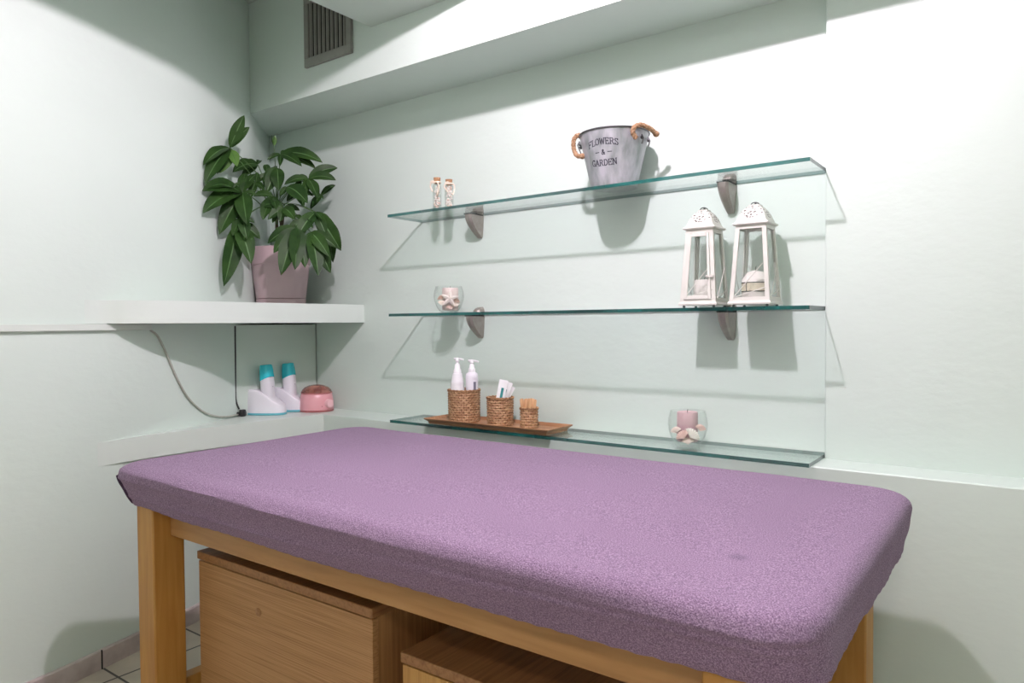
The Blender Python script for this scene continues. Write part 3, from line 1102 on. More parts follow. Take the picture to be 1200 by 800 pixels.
# ------------------------------------------------------------------ two corked vials
def vial(label, px, h, rz):
    p = at(px, 230, 1, 1.985)
    K = 1.38
    t = thing('corked_vial', label, 'bottle', (p.x, 1.985, ZT + .0005), rz, 'corked vials on the upper shelf')
    bm = B()
    lathe(bm, [(r * K, z) for r, z in [(.010, 0), (.0115, .002), (.0115, h * .78), (.0085, h * .83), (.0085, h * .90), (.0078, h * .90), (.0078, h * .82), (.0105, h * .76), (.0105, .003), (.001, .003)]], 24, caps=(True, True))
    obj('vial_glass', bm, VIALGLASS, t)
    bm = B()
    random.seed(px)
    for k in range(90):
        a, rr, z = random.random() * 6.28, random.random() ** .5 * .0105, .006 + random.random() * h * .73
        ball(bm, (rr * math.cos(a), rr * math.sin(a), z), .0040, .0036, .0032, 7, 5, mi=random.choice((0, 0, 0, 1)))
    f = obj('shell_filling', bm, [SHELLWHITE, SHELLP], t)
    f['kind'] = 'stuff'
    bm = B(); lathe(bm, [(.0100, h * .83), (.0115, h * .88), (.0135, h), (.001, h)], 18)
    obj('cork', bm, CORKM, t)
    bm = B()
    tube(bm, [(p[0], p[1], h * .86) for p in ring(0, 0, 0, .0135, n=17)] + [(.0135, 0, h * .86)], .0034, 6)
    tube(bm, smooth_path([(0, -.0145, h * .86), (-.013, -.018, h * .84), (-.020, -.015, h * .74), (-.008, -.018, h * .58)], 5), .0026, 6)
    tube(bm, smooth_path([(0, -.0145, h * .86), (.013, -.018, h * .83), (.017, -.017, h * .70), (.011, -.018, h * .48)], 5), .0026, 6)
    tube(bm, smooth_path([(0, -.0145, h * .86), (-.009, -.020, h * .89), (-.017, -.018, h * .85), (0, -.017, h * .83)], 5), .0024, 6)
    obj('raffia_bow', bm, RAFFIA, t)
    return t


vial('left corked glass vial of shells, the taller of two', 512.3, .127, .2)
vial('right corked glass vial of shells with the bigger raffia bow', 526.3, .113, .9)

# ------------------------------------------------------------------ shells and starfish
def scallop(bm, c, R, rz, tilt, thick=.3, mi=0, n=16):
    """fan-shaped ribbed shell"""
    rot = Matrix.Translation(c) @ Matrix.Rotation(rz, 4, 'Z') @ Matrix.Rotation(tilt, 4, 'X')
    top, bot = [], []
    for j in range(6):
        t = j / 5
        rt, rb = [], []
        for i in range(n + 1):
            a = math.radians(25 + 130 * i / n)
            rr = R * t * (1 + .05 * math.cos(i * PI) * t)
            z = R * thick * (math.sin(min(1, t * 1.05) * PI * .5) - t * t * .75) + R * .03 * math.cos(i * PI) * t
            rt.append(rot @ Vector((rr * math.cos(a), rr * math.sin(a) - R * .5, z)))
            rb.append(rot @ Vector((rr * math.cos(a), rr * math.sin(a) - R * .5, z - R * .07)))
        top.append(rt); bot.append(rb)
    A = loft(bm, top, False, mi=mi)
    C = loft(bm, bot, False, mi=mi)
    rim_a = [r[0] for r in A][::-1] + A[-1] + [r[-1] for r in A][::-1]
    rim_c = [r[0] for r in C][::-1] + C[-1] + [r[-1] for r in C][::-1]
    for (p, q, r, s) in zip(rim_a, rim_a[1:], rim_c[1:], rim_c):
        if len({p, q, r, s}) == 4 and p != q:
            try:
                bm.faces.new((p, q, r, s)).material_index = mi
            except ValueError:
                pass


def facing(c, v, up, spin):
    """frame at c whose z looks along v tipped up by `up`, spun about that axis"""
    z = (v + Vector((0, 0, up))).normalized()
    x = Vector((0, 0, 1)).cross(z).normalized()
    y = z.cross(x)
    m = Matrix((x, y, z)).transposed().to_4x4()
    return Matrix.Translation(c) @ m @ Matrix.Rotation(spin, 4, 'Z')


def shell_obj(label, c, R, v, up, spin, mat, thick=.35):
    bm = B()
    scallop(bm, (0, 0, 0), R, 0, 0, thick)
    o = tag(obj('seashell', bm, mat), label, 'shell')
    o.matrix_world = facing(c, v, up, spin)
    return o


def starfish(label, c, R, v, up, spin):
    bm = B()
    n = 60
    rows = []
    prof = [(0.02, .34), (.3, .30), (.6, .22), (.85, .12), (1.0, .0)]
    for f, h in prof:
        L = []
        for i in range(n):
            a = 2 * PI * i / n
            ph = (a * 5 / (2 * PI)) % 1
            k = abs(ph - .5) * 2           # 1 at the arm axis
            arm = .40 + .60 * k ** 1.9
            hh = h * (.35 + .65 * k) * .5
            L.append(Vector((R * f * arm * math.cos(a), R * f * arm * math.sin(a), R * hh)))
        rows.append(L)
    rows.append([Vector((p.x * .96, p.y * .96, -R * .08)) for p in rows[-1]])
    loft(bm, rows, True, (True, True))
    o = tag(obj('starfish', bm, STARM), label, 'starfish')
    o.matrix_world = facing(c, v, up, spin)
    return o


def candle(name, label, c, r, h, mat, dome=0):
    t = thing(name, label, 'candle', c)
    bm = B(); lathe(bm, [(r * .97, 0), (r, .002), (r, h - .003 - dome), (r * .94, h - dome), (r * .6, h - .002 - dome * .25), (.001, h - .003)], 36)
    obj('wax', bm, mat, t)
    bm = B(); tube(bm, [(0, 0, h - .004), (.0006, 0, h + .004), (.002, 0, h + .008)], .0009, 6)
    obj('wick', bm, WICK, t)
    return t


def glass_bowl(label, c, prof):
    bm = B()
    out = [ring(0, 0, z, r, n=48) for r, z in prof]
    inn = [ring(0, 0, max(z, .004), max(r - .0022, .001), n=48) for r, z in prof[::-1]]
    loft(bm, out + inn, True, (True, True))
    o = tag(obj('glass_bowl', bm, BOWLGLASS, None, 60), label, 'bowl')
    o.location = c
    return o


# left bowl on the middle shelf: candle, starfish, shells
LBY = 1.995
lb = at(526, 348, 1, LBY)
LB = Vector((lb.x, LBY, ZM + .0005))
sb = .056
glass_bowl('glass bowl with starfish on the left of the middle shelf', LB,
           [(.020, 0), (.026, .001), (.036, .008), (.046, .022), (.0535, .042), (.0565, .060), (.0545, .078), (.050, .093), (.0485, .098)])
candle('pillar_candle', 'blush pillar candle in the bowl on the middle shelf', LB + Vector((0, .008, .010)), .030, .082, CANDCREAM)
vL = (CAM - LB); vL.z = 0; vL.normalize()
sL = Vector((-vL.y, vL.x, 0))        # photo right
aL = math.atan2(vL.y, vL.x) + PI / 2
starfish('pale starfish leaning on the candle in the middle shelf bowl', LB + vL * .037 + Vector((0, 0, .053)) + sL * .003, .035, vL, .15, PI / 2 - .1)
shell_obj('brown shell left of the starfish in the bowl', LB + vL * .022 - sL * .028 + Vector((0, 0, .056)), .018, vL - sL * .3, .3, .5, SHELLB)
shell_obj('cream shell at lower left of the starfish in the bowl', LB + vL * .026 - sL * .025 + Vector((0, 0, .036)), .019, vL - sL * .3, .3, -.3, SHELLW)
shell_obj('brown shell right of the starfish in the bowl', LB + vL * .024 + sL * .026 + Vector((0, 0, .046)), .018, vL + sL * .4, .3, -.5, SHELLB)
shell_obj('pale pink shell at the bottom of the bowl under the starfish', LB + vL * .024 + sL * .006 + Vector((0, 0, .022)), .021, vL, .5, .2, SHELLP)
shell_obj('pale shell at lower right of the starfish in the bowl', LB + vL * .022 + sL * .024 + Vector((0, 0, .030)), .019, vL + sL * .4, .4, .3, SHELLW)

# right votive bowl on the bottom shelf
RBY = 1.985
rb = at(806, 500, 1, RBY)
RBW = Vector((rb.x, RBY, ZB + .0005))
glass_bowl('round glass bowl with pink candle on the bottom shelf', RBW,
           [(.028, 0), (.034, .001), (.0345, .007), (.042, .015), (.0505, .031), (.0555, .050), (.0570, .064), (.0555, .080), (.0515, .098), (.0500, .104)])
candle('pillar_candle', 'dusty pink pillar candle in the bowl on the bottom shelf', RBW + Vector((-.003, .004, .014)), .0300, .086, CANDPINK)
vR = (CAM - RBW); vR.z = 0; vR.normalize()
sR = Vector((-vR.y, vR.x, 0))
aR = math.atan2(vR.y, vR.x) + PI / 2
shell_obj('large white shell at the front of the bottom shelf bowl', RBW + vR * .032 + sR * .014 + Vector((0, 0, .040)), .0275, vR + sR * .3, .35, -.75, SHELLG, .20)
shell_obj('pale pink shell left of the white one in the bottom bowl', RBW + vR * .032 - sR * .015 + Vector((0, 0, .037)), .024, vR - sR * .3, .3, .6, SHELLP, .25)
shell_obj('cream shell at the far left inside the bottom shelf bowl', RBW + vR * .018 - sR * .034 + Vector((0, 0, .048)), .020, vR - sR * .6, .3, .3, SHELLW)
shell_obj('pinkish shell at the right edge inside the bottom bowl', RBW + vR * .014 + sR * .036 + Vector((0, 0, .056)), .020, vR + sR * .6, .3, -.3, SHELLP)
shell_obj('small cream shell lying lowest at the front of the bottom bowl', RBW + vR * .030 + Vector((0, 0, .019)), .020, vR, .6, .1, SHELLW)

# ------------------------------------------------------------------ lanterns
def lantern(label, x0, x1, yf, door):
    w = x1 - x0
    hb = w / 2                            # half base
    ht = hb * .735                        # half width under the eaves
    H1 = .225                             # body height
    F = .007                              # feet
    t = thing('lantern', label, 'lantern', ((x0 + x1) / 2, yf + hb, ZM + .0005), 0, 'cream metal lanterns on the middle shelf')

    def hw(z):
        return hb + (ht - hb) * (z - F) / (H1 - F)
    # base plate with small ball feet
    bm = B()
    loft(bm, [[(sx * h, sy * h, z) for sx, sy in ((-1, -1), (1, -1), (1, 1), (-1, 1))] for h, z in ((hb + .002, F), (hb + .003, F + .004), (hb + .001, F + .009))], True, (True, True))
    obj('base', bm, LANTM, t, 30)
    for sx in (-1, 1):
        for sy in (-1, 1):
            bm = B(); ball(bm, (sx * hb * .82, sy * hb * .82, F * .5), .0042, .0042, F * .5)
            obj('foot', bm, DKSTEEL, t)
    # four corner posts leaning inwards, sill and head rails
    bm = B()
    pw = .0115
    for sx in (-1, 1):
        for sy in (-1, 1):
            loops = []
            for z in (F + .008, H1):
                h = hw(z)
                loops.append([(sx * h, sy * h, z), (sx * (h - pw), sy * h, z), (sx * (h - pw), sy * (h - pw * .35), z), (sx * (h - pw * .35), sy * (h - pw * .35), z), (sx * (h - pw * .35), sy * (h - pw), z), (sx * h, sy * (h - pw), z)])
            loft(bm, loops, True, (True, True))
    for z0, z1 in ((F + .008, F + .020), (H1 - .011, H1)):
        h0, h1 = hw(z0), hw(z1)
        for k in range(4):
            R = Matrix.Rotation(k * PI / 2, 4, 'Z')
            loops = []
            for sx in (-1, 1):
                loops.append([R @ Vector((sx * (h0 - pw * .5), -h0 + .0004, z0)), R @ Vector((sx * (h1 - pw * .5), -h1 + .0004, z1)), R @ Vector((sx * (h1 - pw * .5), -h1 + .004, z1)), R @ Vector((sx * (h0 - pw * .5), -h0 + .004, z0))])
            loft(bm, loops, True, (True, True))
    obj('frame', bm, LANTM, t, 30)
    # panes
    for k in range(4):
        R = Matrix.Rotation(k * PI / 2, 4, 'Z')
        bm = B()
        z0, z1 = F + .016, H1 - .008
        h0, h1 = hw(z0), hw(z1)
        vs = [R @ Vector(p) for p in ((-(h0 - .008), -h0 + .0045, z0), (h0 - .008, -h0 + .0045, z0), (h1 - .008, -h1 + .0045, z1), (-(h1 - .008), -h1 + .0045, z1))]
        off = R @ Vector((0, .0012, 0))
        loft(bm, [vs, [v + off for v in vs]], True, (True, True))
        obj('glass_pane', bm, LANTGLASS, t, 0)
    # two wires crossing each face from a lower corner
    for k in range(4):
        R = Matrix.Rotation(k * PI / 2, 4, 'Z')
        bm = B()
        for (xa, za, xb, zb2) in ((-.80, .026, .74, .118), (-.80, .026, .86, .052)):
            a, b2 = hw(za), hw(zb2)
            tube(bm, [R @ Vector((xa * a, -a - .0012, za)), R @ Vector((xb * b2, -b2 - .0012, zb2))], .0011, 6)
        obj('wire', bm, LANTM, t)
    if door:
        bm = B()
        z0, z1 = F + .017, H1 - .012
        for (u0, u1, za, zb2) in ((-1, -.78, z0, z1), (.78, 1, z0, z1), (-.78, .78, z0, z0 + .011), (-.78, .78, z1 - .010, z1)):
            loops = []
            for z in (za, zb2):
                h = hw(z)
                i = h - .0125
                y = -h - .003
                loops.append([(u0 * i, y, z), (u1 * i, y, z), (u1 * i, y + .0035, z), (u0 * i, y + .0035, z)])
            loft(bm, loops, True, (True, True))
        d = obj('door', bm, LANTM, t, 30, bevel=.0008)
        bm = B()
        z = .088
        h = hw(z)
        box(bm, h - .022, h - .002, -h - .007, -h - .003, z - .003, z + .003)
        ball(bm, (h - .020, -h - .007, z), .004)
        obj('latch', bm, LANTM, d)
    # eaves
    bm = B()
    he = ht + .008
    loft(bm, [[(sx * h, sy * h, z) for sx, sy in ((-1, -1), (1, -1), (1, 1), (-1, 1))]
              for h, z in ((ht - .001, H1 - .002), (he - .002, H1), (he, H1 + .003), (he - .001, H1 + .006), (ht + .0015, H1 + .0085))], True, (True, True))
    obj('eaves', bm, LANTM, t, 30)
    # domed square roof with holes painted dark on its closed sides: uv runs across each side
    bm = B()
    uvl = bm.loops.layers.uv.new('uv')
    prof = [(ht + .001, H1 + .008), (ht - .003, H1 + .018), (ht - .0065, H1 + .028), (ht - .011, H1 + .037), (ht - .017, H1 + .046), (ht - .026, H1 + .054)]
    for k in range(4):
        R = Matrix.Rotation(k * PI / 2, 4, 'Z')
        rows = []
        for h, z in prof:
            rows.append([bm.verts.new(R @ Vector((h * u, -h - .002 * (1 - u * u), z))) for u in (-1, -.5, 0, .5, 1)])
        for j in range(len(prof) - 1):
            for i in range(4):
                f = bm.faces.new((rows[j][i], rows[j][i + 1], rows[j + 1][i + 1], rows[j + 1][i]))
                for lp, (ii, jj) in zip(f.loops, ((i, j), (i + 1, j), (i + 1, j + 1), (i, j + 1))):
                    hwid = prof[jj][0] / prof[0][0]
                    lp[uvl].uv = (.5 + (ii - 2) / 4 * hwid, jj / (len(prof) - 1))
    obj('roof_painted_holes', bm, PAINTED_HOLES, t, 50)
    bm = B()
    zt_ = H1 + .054
    hcap = ht - .026
    loft(bm, [[(sx * h, sy * h, z) for sx, sy in ((-1, -1), (1, -1), (1, 1), (-1, 1))] for h, z in ((hcap + .001, zt_ - .001), (hcap, zt_ + .003), (hcap * .3, zt_ + .006))], True, (True, True))
    obj('roof_cap', bm, LANTM, t, 30)
    bm = B()
    pts = [(.011 * math.cos(a), -.004 - .010 * math.sin(a) * .3, zt_ + .004 + .006 * math.sin(a)) for a in [i * 2 * PI / 20 for i in range(21)]]
    tube(bm, pts, .0014, 6)
    ball(bm, (0, 0, zt_ + .007), .0032)
    obj('hanging_ring', bm, DKSTEEL, t)
    return t


l1a, l1b = at(796.4, 355, 1, 1.953).x, at(838.8, 357, 1, 1.953).x
l2a, l2b = at(854.0, 355, 1, 1.953).x, at(902, 356, 1, 1.953).x
lan1 = lantern('left cream lantern with a latched door on the middle shelf', l1a, l1b, 1.953, True)
lan2 = lantern('right cream lantern with a banded candle on the middle shelf', l2a, l2b, 1.953, False)
c1 = lan1.location
candle('pillar_candle', 'white pillar candle inside the left lantern', Vector((c1.x, c1.y, ZM + .0175)), .029, .064, CANDWHITE)
c2 = lan2.location
cd2 = candle('pillar_candle', 'ivory candle with a bordered band inside the right lantern', Vector((c2.x, c2.y, ZM + .0175)), .036, .088, CANDWHITE, .026)
bm = B(); lathe(bm, [(.0362, .026), (.0368, .026), (.0368, .050), (.0362, .050)], 36, caps=(False, False))
obj('paper_band', bm, BANDM, cd2)
bm = B()
for z in (.026, .050):
    lathe(bm, [(.0366, z - .0012), (.0374, z - .0012), (.0374, z + .0012), (.0366, z + .0012)], 36, caps=(False, False))
for a in (-1.95, 1.2):
    tube(bm, [(.0372 * math.cos(a), .0372 * math.sin(a), .026), (.0372 * math.cos(a), .0372 * math.sin(a), .050)], .0012, 5)
obj('band_border', bm, DARK, cd2)

# ------------------------------------------------------------------ tray, baskets and their contents
TX0, TX1, TY0, TY1 = -1.805, -1.262, 1.903, 2.058
tr = Vector(((TX0 + TX1) / 2, (TY0 + TY1) / 2, ZB + .0005))
hx, hy = (TX1 - TX0) / 2, (TY1 - TY0) / 2
bm = B()
loft(bm, [[(sx * (hx - i), sy * (hy - i), z) for sx, sy in ((-1, -1), (1, -1), (1, 1), (-1, 1))]
          for i, z in ((.014, 0), (.012, .008), (.001, .0165), (0, .019), (.002, .0205), (.009, .012), (.011, .0095))], True, (True, True))
ty = tag(obj('wooden_tray', bm, TRAYW, None, 30), 'brown wooden tray under the three woven baskets', 'tray')
ty.location = tr
ZTRAY = tr.z + .0097


def basket(label, pxl, pxr, pyt, y):
    cx = at((pxl + pxr) / 2, 480, 1, y).x
    dep = (Vector((cx, y, .8)) - CAM).dot(FW)
    r = (pxr - pxl) / 2 / FPX * dep * .985
    zt = at((pxl + pxr) / 2, pyt, 1, y).z
    h = zt - ZTRAY
    bm = B()
    rowh = .0088
    rows = max(4, round(h / rowh))
    nst = max(8, round(2 * PI * r / .0175))       # strands seen in one row
    n = nst * 6
    sub = 4
    uvl = bm.loops.layers.uv.new('uv')
    grid = []
    for j in range(rows * sub + 1):
        z = h * j / (rows * sub)
        row = min(j // sub, rows - 1)
        bul = math.sin((j % sub) / sub * PI)
        L = []
        for i in range(n):
            f = i / 6 + (.5 if row % 2 == 0 else 0)
            ov = math.sin((f % 1) * PI)
            rr = r * (1.0 + .03 * (z / h - .5)) - .0040 + .0040 * bul * (.25 + .75 * ov)
            a = 2 * PI * i / n
            L.append(bm.verts.new((rr * math.cos(a), rr * math.sin(a), z)))
        grid.append(L)
    for j in range(rows * sub):
        for i in range(n):
            k = (i + 1) % n
            f = bm.faces.new((grid[j][i], grid[j][k], grid[j + 1][k], grid[j + 1][i]))
            for lp, (u, v) in zip(f.loops, ((i, j), (i + 1, j), (i + 1, j + 1), (i, j + 1))):
                lp[uvl].uv = (u / 6, v / sub)
    inner = [[bm.verts.new(p) for p in ring(0, 0, z, q, n=n)] for z, q in ((h - .001, r - .0065), (.004, r - .0075))]
    for A_, C_ in ((grid[-1], inner[0]), (inner[0], inner[1])):
        for i in range(n):
            k = (i + 1) % n
            bm.faces.new((A_[i], A_[k], C_[k], C_[i]))
    bm.faces.new(inner[1])
    bm.faces.new(grid[0][::-1])
    t = thing('woven_basket', label, 'basket', (cx, y, ZTRAY), 0, 'woven baskets on the tray')
    obj('basket_body', bm, WEAVE, t, 70)
    bm = B()
    for s in range(2):
        pts = []
        for i in range(n + 1):
            a = 2 * PI * i / n
            tw_ = a * r / .016 * 2 * PI / 2 + s * PI
            k = round(a * 0)
            pts.append(((r - .002 + .0018 * math.cos(tw_)) * math.cos(a), (r - .002 + .0018 * math.cos(tw_)) * math.sin(a), h + .0018 * math.sin(tw_)))
        tube(bm, pts, .0022, 6)
    obj('plaited_rim', bm, RIMW, t)
    return t, r, h


b1, r1, h1 = basket('largest woven basket holding the two pump bottles', 524.5, 563.5, 456.5, 1.983)
b2, r2, h2 = basket('middle woven basket holding the white sachets', 569.8, 602.5, 465.5, 1.981)
b3, r3, h3 = basket('smallest woven basket filled with wooden sticks', 608.7, 631.2, 478, 1.981)


def pump_bottle(label, px, y, rb_, ztop, tall, rz, shoulder):
    p = at(px, 440, 1, y)
    t = thing('pump_bottle', label, 'bottle', (p.x, y, ZTRAY + .0045), rz, 'white pump bottles in the basket')
    H = ztop - (ZTRAY + .0045)
    hb = H * shoulder
    bm = B()
    if tall:
        lathe(bm, [(rb_ * .9, 0), (rb_, .004), (rb_, hb * .72), (rb_ * .93, hb * .77), (rb_ * .97, hb * .80), (rb_ * .86, hb * .84), (rb_ * .66, hb), (rb_ * .55, hb + .002), (.001, hb + .002)], 32)
    else:
        lathe(bm, [(rb_ * .9, 0), (rb_, .004), (rb_, hb * .90), (rb_ * .9, hb * .96), (rb_ * .5, hb), (.001, hb)], 32)
    obj('bottle_body', bm, WHITEP if tall else LILACP, t)
    bm = B()
    z = hb
    k = (H - hb) / .05
    lathe(bm, [(rb_ * .56, z - .001), (rb_ * .54, z + .012 * k), (rb_ * .42, z + .015 * k), (rb_ * .36, z + .028 * k), (.0048, z + .032 * k), (.0048, H - .011), (.001, H - .011)], 24)
    obj('pump_collar', bm, WHITEP, t)
    bm = B()
    lathe(bm, [(.0055, H - .014), (.0075, H - .012), (.0075, H - .003), (.005, H), (.001, H)], 20)
    tube(bm, [(0, 0, H - .006), (.012, 0, H - .005), (.026, 0, H - .008)], [.0045, .004, .003], 8)
    tube(bm, [(0, 0, H - .005), (-.013, 0, H - .004)], [.0045, .0035], 8)
    obj('pump_head', bm, WHITEP, t)
    if not tall:
        bm = B()
        for k, (z0, z1) in enumerate(((hb * .55, hb * .80), (hb * .40, hb * .50))):
            rows = []
            for z in (z0, z1):
                rows.append([((rb_ + .0004) * math.cos(a), (rb_ + .0004) * math.sin(a), z) for a in [-1.0 + i * .09 for i in range(6)]])
            loft(bm, rows, False, mi=k)
        obj('bottle_print', bm, [GREYINK, TEALINK], t, 0)
    return t


b1p = b1.location
zt1 = at(536.4, 418.8, 1, 1.985).z
zt2 = at(552, 421.2, 1, 1.985).z
pump_bottle('left white pump bottle with rounded shoulders in the basket', 536.0, 1.978, .0255, zt1, True, .25, .74)
pump_bottle('right pale pump bottle with printed side in the basket', 553.0, 1.990, .0225, zt2, False, .35, .80)


def sachet(label, c, w, h, rz, lean, roll, mark):
    t = thing('sachet', label, 'sachet', c, 0, 'white sachets in the middle basket')
    t.rotation_euler = (lean, roll, rz)
    bm = B()
    loops = []
    for j in range(7):
        z = h * j / 6
        k = math.sin(PI * j / 6) * .0022 + .0005
        loops.append([(-w / 2, 0, z), (-w / 4, -k, z), (0, -k * 1.1, z), (w / 4, -k, z), (w / 2, 0, z), (w / 4, k, z), (0, k * 1.1, z), (-w / 4, k, z)])
    loft(bm, loops, True, (True, True))
    obj('wrapper', bm, PAPER, t, 60)
    bm = B()
    rows = []
    for j in range(1, 6):
        z = h * (.12 + .68 * j / 5)
        k = math.sin(PI * z / h) * .0022 + .0012
        rows.append([(-w * .10 * mark, -k * 1.1, z), (w * .20 * mark, -k * 1.05, z)])
    loft(bm, rows, False)
    obj('printed_stripe', bm, TEALINK, t, 0)
    return t


p2 = Vector(b2.location)
vS = (CAM - p2); vS.z = 0; vS.normalize()
aS = math.atan2(vS.y, vS.x) + PI / 2
sS = Vector((-vS.y, vS.x, 0))
sachet('front white sachet with the broad teal stripe in the basket', p2 + vS * .016 - sS * .014 + Vector((0, 0, .02)), .030, .140, aS, -.10, .20, 1.0)
sachet('middle white sachet leaning right behind the striped one', p2 - vS * .002 - sS * .014 + Vector((0, 0, .02)), .030, .136, aS + .05, -.02, .34, .4)
sachet('rear white sachet leaning furthest right in the basket', p2 - vS * .016 - sS * .018 + Vector((0, 0, .02)), .028, .128, aS, .02, .48, .3)

# wooden sticks
p3 = Vector(b3.location)
random.seed(11)
stick0 = None
for k in range(22):
    a = 2 * PI * k / 14 + random.random() * .3
    rr = (r3 - .010) * (1.05 if k < 14 else .5)
    lean = (.09 + .07 * random.random()) * (1 if k < 14 else .6)
    if stick0 is None:
        bm = B()
        loft(bm, [[(x * s, y, z) for x, y in ((-.0042, -.0009), (.0042, -.0009), (.0042, .0009), (-.0042, .0009))] for s, z in ((.6, 0), (1, .002), (1, .088), (.75, .0905), (.3, .092))], True, (True, True))
        o = tag(obj('wooden_stick', bm, STICKW, None, 30), 'pale wooden spatula stick standing in the smallest basket', 'stick', 'wooden sticks in the smallest basket')
        stick0 = o
    else:
        o = stick0.copy()
        COL.objects.link(o)
    o.location = (p3.x + rr * .78 * math.cos(a), p3.y + rr * .78 * math.sin(a), p3.z + .0055)
    o.rotation_euler = (-lean * math.sin(a), lean * math.cos(a), random.random() * 3)

# ------------------------------------------------------------------ wax heaters
def wax_heater(label, loc, rz):
    t = thing('wax_heater', label, 'wax heater', loc, rz, 'white wax heaters on the lower ledge')
    # base: rounded plan, tall at the back, sloping to a low rounded nose (+x)
    L, W = .168, .088

    def plan(s, n=36):
        pts = []
        for i in range(n):
            a = 2 * PI * i / n
            c, s_ = math.cos(a), math.sin(a)
            ex = 2.6
            x = abs(c) ** (2 / ex) * (1 if c >= 0 else -1) * L / 2 * s
            y = abs(s_) ** (2 / ex) * (1 if s_ >= 0 else -1) * W / 2 * s
            pts.append((x, y))
        return pts

    def top(x):
        t_ = (x + L / 2) / L
        return .104 if t_ < .34 else .104 - (t_ - .34) / .66 * .072
    bm = B(); prism(bm, plan(1.0), 0, .009)
    obj('base_rim', bm, TEALP, t, 40, bevel=.002)
    bm = B()
    loops = []
    for f in range(9):
        q = f / 8
        loops.append([(x, y, .009 + (top(x) - .009) * q) for x, y in plan(.985 - .05 * q ** 3)])
    loops.append([(x, y, top(x) + .003) for x, y in plan(.86)])
    loops.append([(x, y, top(x) + .003) for x, y in plan(.3)])
    loft(bm, loops, True, (True, True))
    obj('base', bm, LILACP, t, 50)
    # cartridge standing in the cradle, leaning back a little
    R = Matrix.Translation((.012, 0, .034)) @ Matrix.Rotation(math.radians(-4), 4, 'Y')

    def sec(w, d, z, n=28):
        out = []
        for i in range(n):
            a = 2 * PI * i / n
            c, s_ = math.cos(a), math.sin(a)
            out.append((abs(c) ** .75 * (1 if c >= 0 else -1) * d, abs(s_) ** .75 * (1 if s_ >= 0 else -1) * w, z))
        return out
    bm = B()
    loft(bm, [[R @ Vector(p) for p in sec(w, d, z)] for w, d, z in ((.026, .021, -.008), (.030, .024, .004), (.031, .025, .05), (.0318, .0258, .095), (.0314, .0252, .122))], True, (True, True))
    obj('cartridge', bm, LILACP, t, 50)
    bm = B()

    def dip(p, z):      # wavy lower edge of the cap: lower at the +x front
        return Vector((p[0], p[1], z - .020 * (.5 + .5 * math.cos(math.atan2(p[1] + .008, p[0]) - 2.9)) + .004))
    lo = [R @ dip(p, .120) for p in sec(.0326, .0264, 0)]
    loft(bm, [lo] + [[R @ Vector(p) for p in sec(w, d, z)] for w, d, z in ((.0326, .0264, .128), (.0305, .0248, .152), (.0275, .0226, .170), (.025, .0205, .174), (.016, .013, .175))], True, (False, True))
    obj('cap', bm, CYAN, t, 50)
    # little smile mark and indicator on the sloping front of the cartridge
    bm = B()
    pts = []
    for i in range(9):
        a = PI + PI * i / 8
        pts.append(R @ Vector((.0252, .008 * math.cos(a), .026 + .006 * math.sin(a))))
    tube(bm, pts, .0009, 5)
    obj('print_mark', bm, GREYINK, t)
    bm = B(); ball(bm, R @ Vector((.0257, -.006, .082)), .0012, .0022, .0022)
    obj('indicator', bm, GREYINK, t)
    return t


zh = ZLEDGE + .0005
h1p = at(309, 486, 2, ZLEDGE)
wh = wax_heater('nearer white wax heater with cyan cap beside the black plug', (h1p.x - .008, h1p.y + .020, zh), math.radians(32))
h2p = at(341, 483, 2, ZLEDGE)
dup(wh, (h1p.x - .028, h1p.y + .144, zh), math.radians(32), 'farther white wax heater with cyan cap next to the pink warmer')

# pink wax warmer
pw_ = at(371, 478, 2, ZLEDGE)
wp = thing('wax_warmer', 'round pink wax warmer with amber lid on the lower ledge', 'wax warmer', (at(371, 466, 1, 1.998).x, 1.998, zh))
bm = B(); lathe(bm, [(.066, .004), (.072, .008), (.0725, .016), (.070, .050), (.066, .074), (.062, .078), (.001, .078)], 48)
obj('body', bm, PINKP, wp)
bm = B(); lathe(bm, [(.064, 0), (.0725, .001), (.0725, .005), (.064, .006)], 48)
obj('base_ring', bm, PINKD, wp)
bm = B(); lathe(bm, [(.0645, .0785), (.0655, .081), (.061, .092), (.050, .103), (.032, .111), (.012, .1145), (.001, .115)], 48, caps=(False, True))
obj('lid', bm, AMBER, wp)
bm = B(); lathe(bm, [(.0635, .0782), (.0668, .0782), (.0668, .0815), (.0655, .082)], 48, caps=(False, False))
obj('lid_rim', bm, PINKD, wp)
bm = B(); lathe(bm, [(.016, .0785), (.024, .083), (.028, .090), (.024, .096), (.001, .098)], 24)
obj('wax_pot', bm, PINKD, wp)
ka = math.atan2(CAM.y - wp.location.y, CAM.x - wp.location.x) + math.radians(42)
bm = B()
kd = Vector((math.cos(ka), math.sin(ka), 0))
tube(bm, [kd * .066 + Vector((0, 0, .036)), kd * .086 + Vector((0, 0, .036)), kd * .088 + Vector((0, 0, .036))], [.0185, .0175, .014], 20)
obj('knob', bm, PINKL, wp)
bm = B()
ka2 = ka - math.radians(24)
kd2 = Vector((math.cos(ka2), math.sin(ka2), 0))
ball(bm, kd2 * .0722 + Vector((0, 0, .025)), .0018, .0018, .003)
obj('indicator', bm, PINKD, wp)

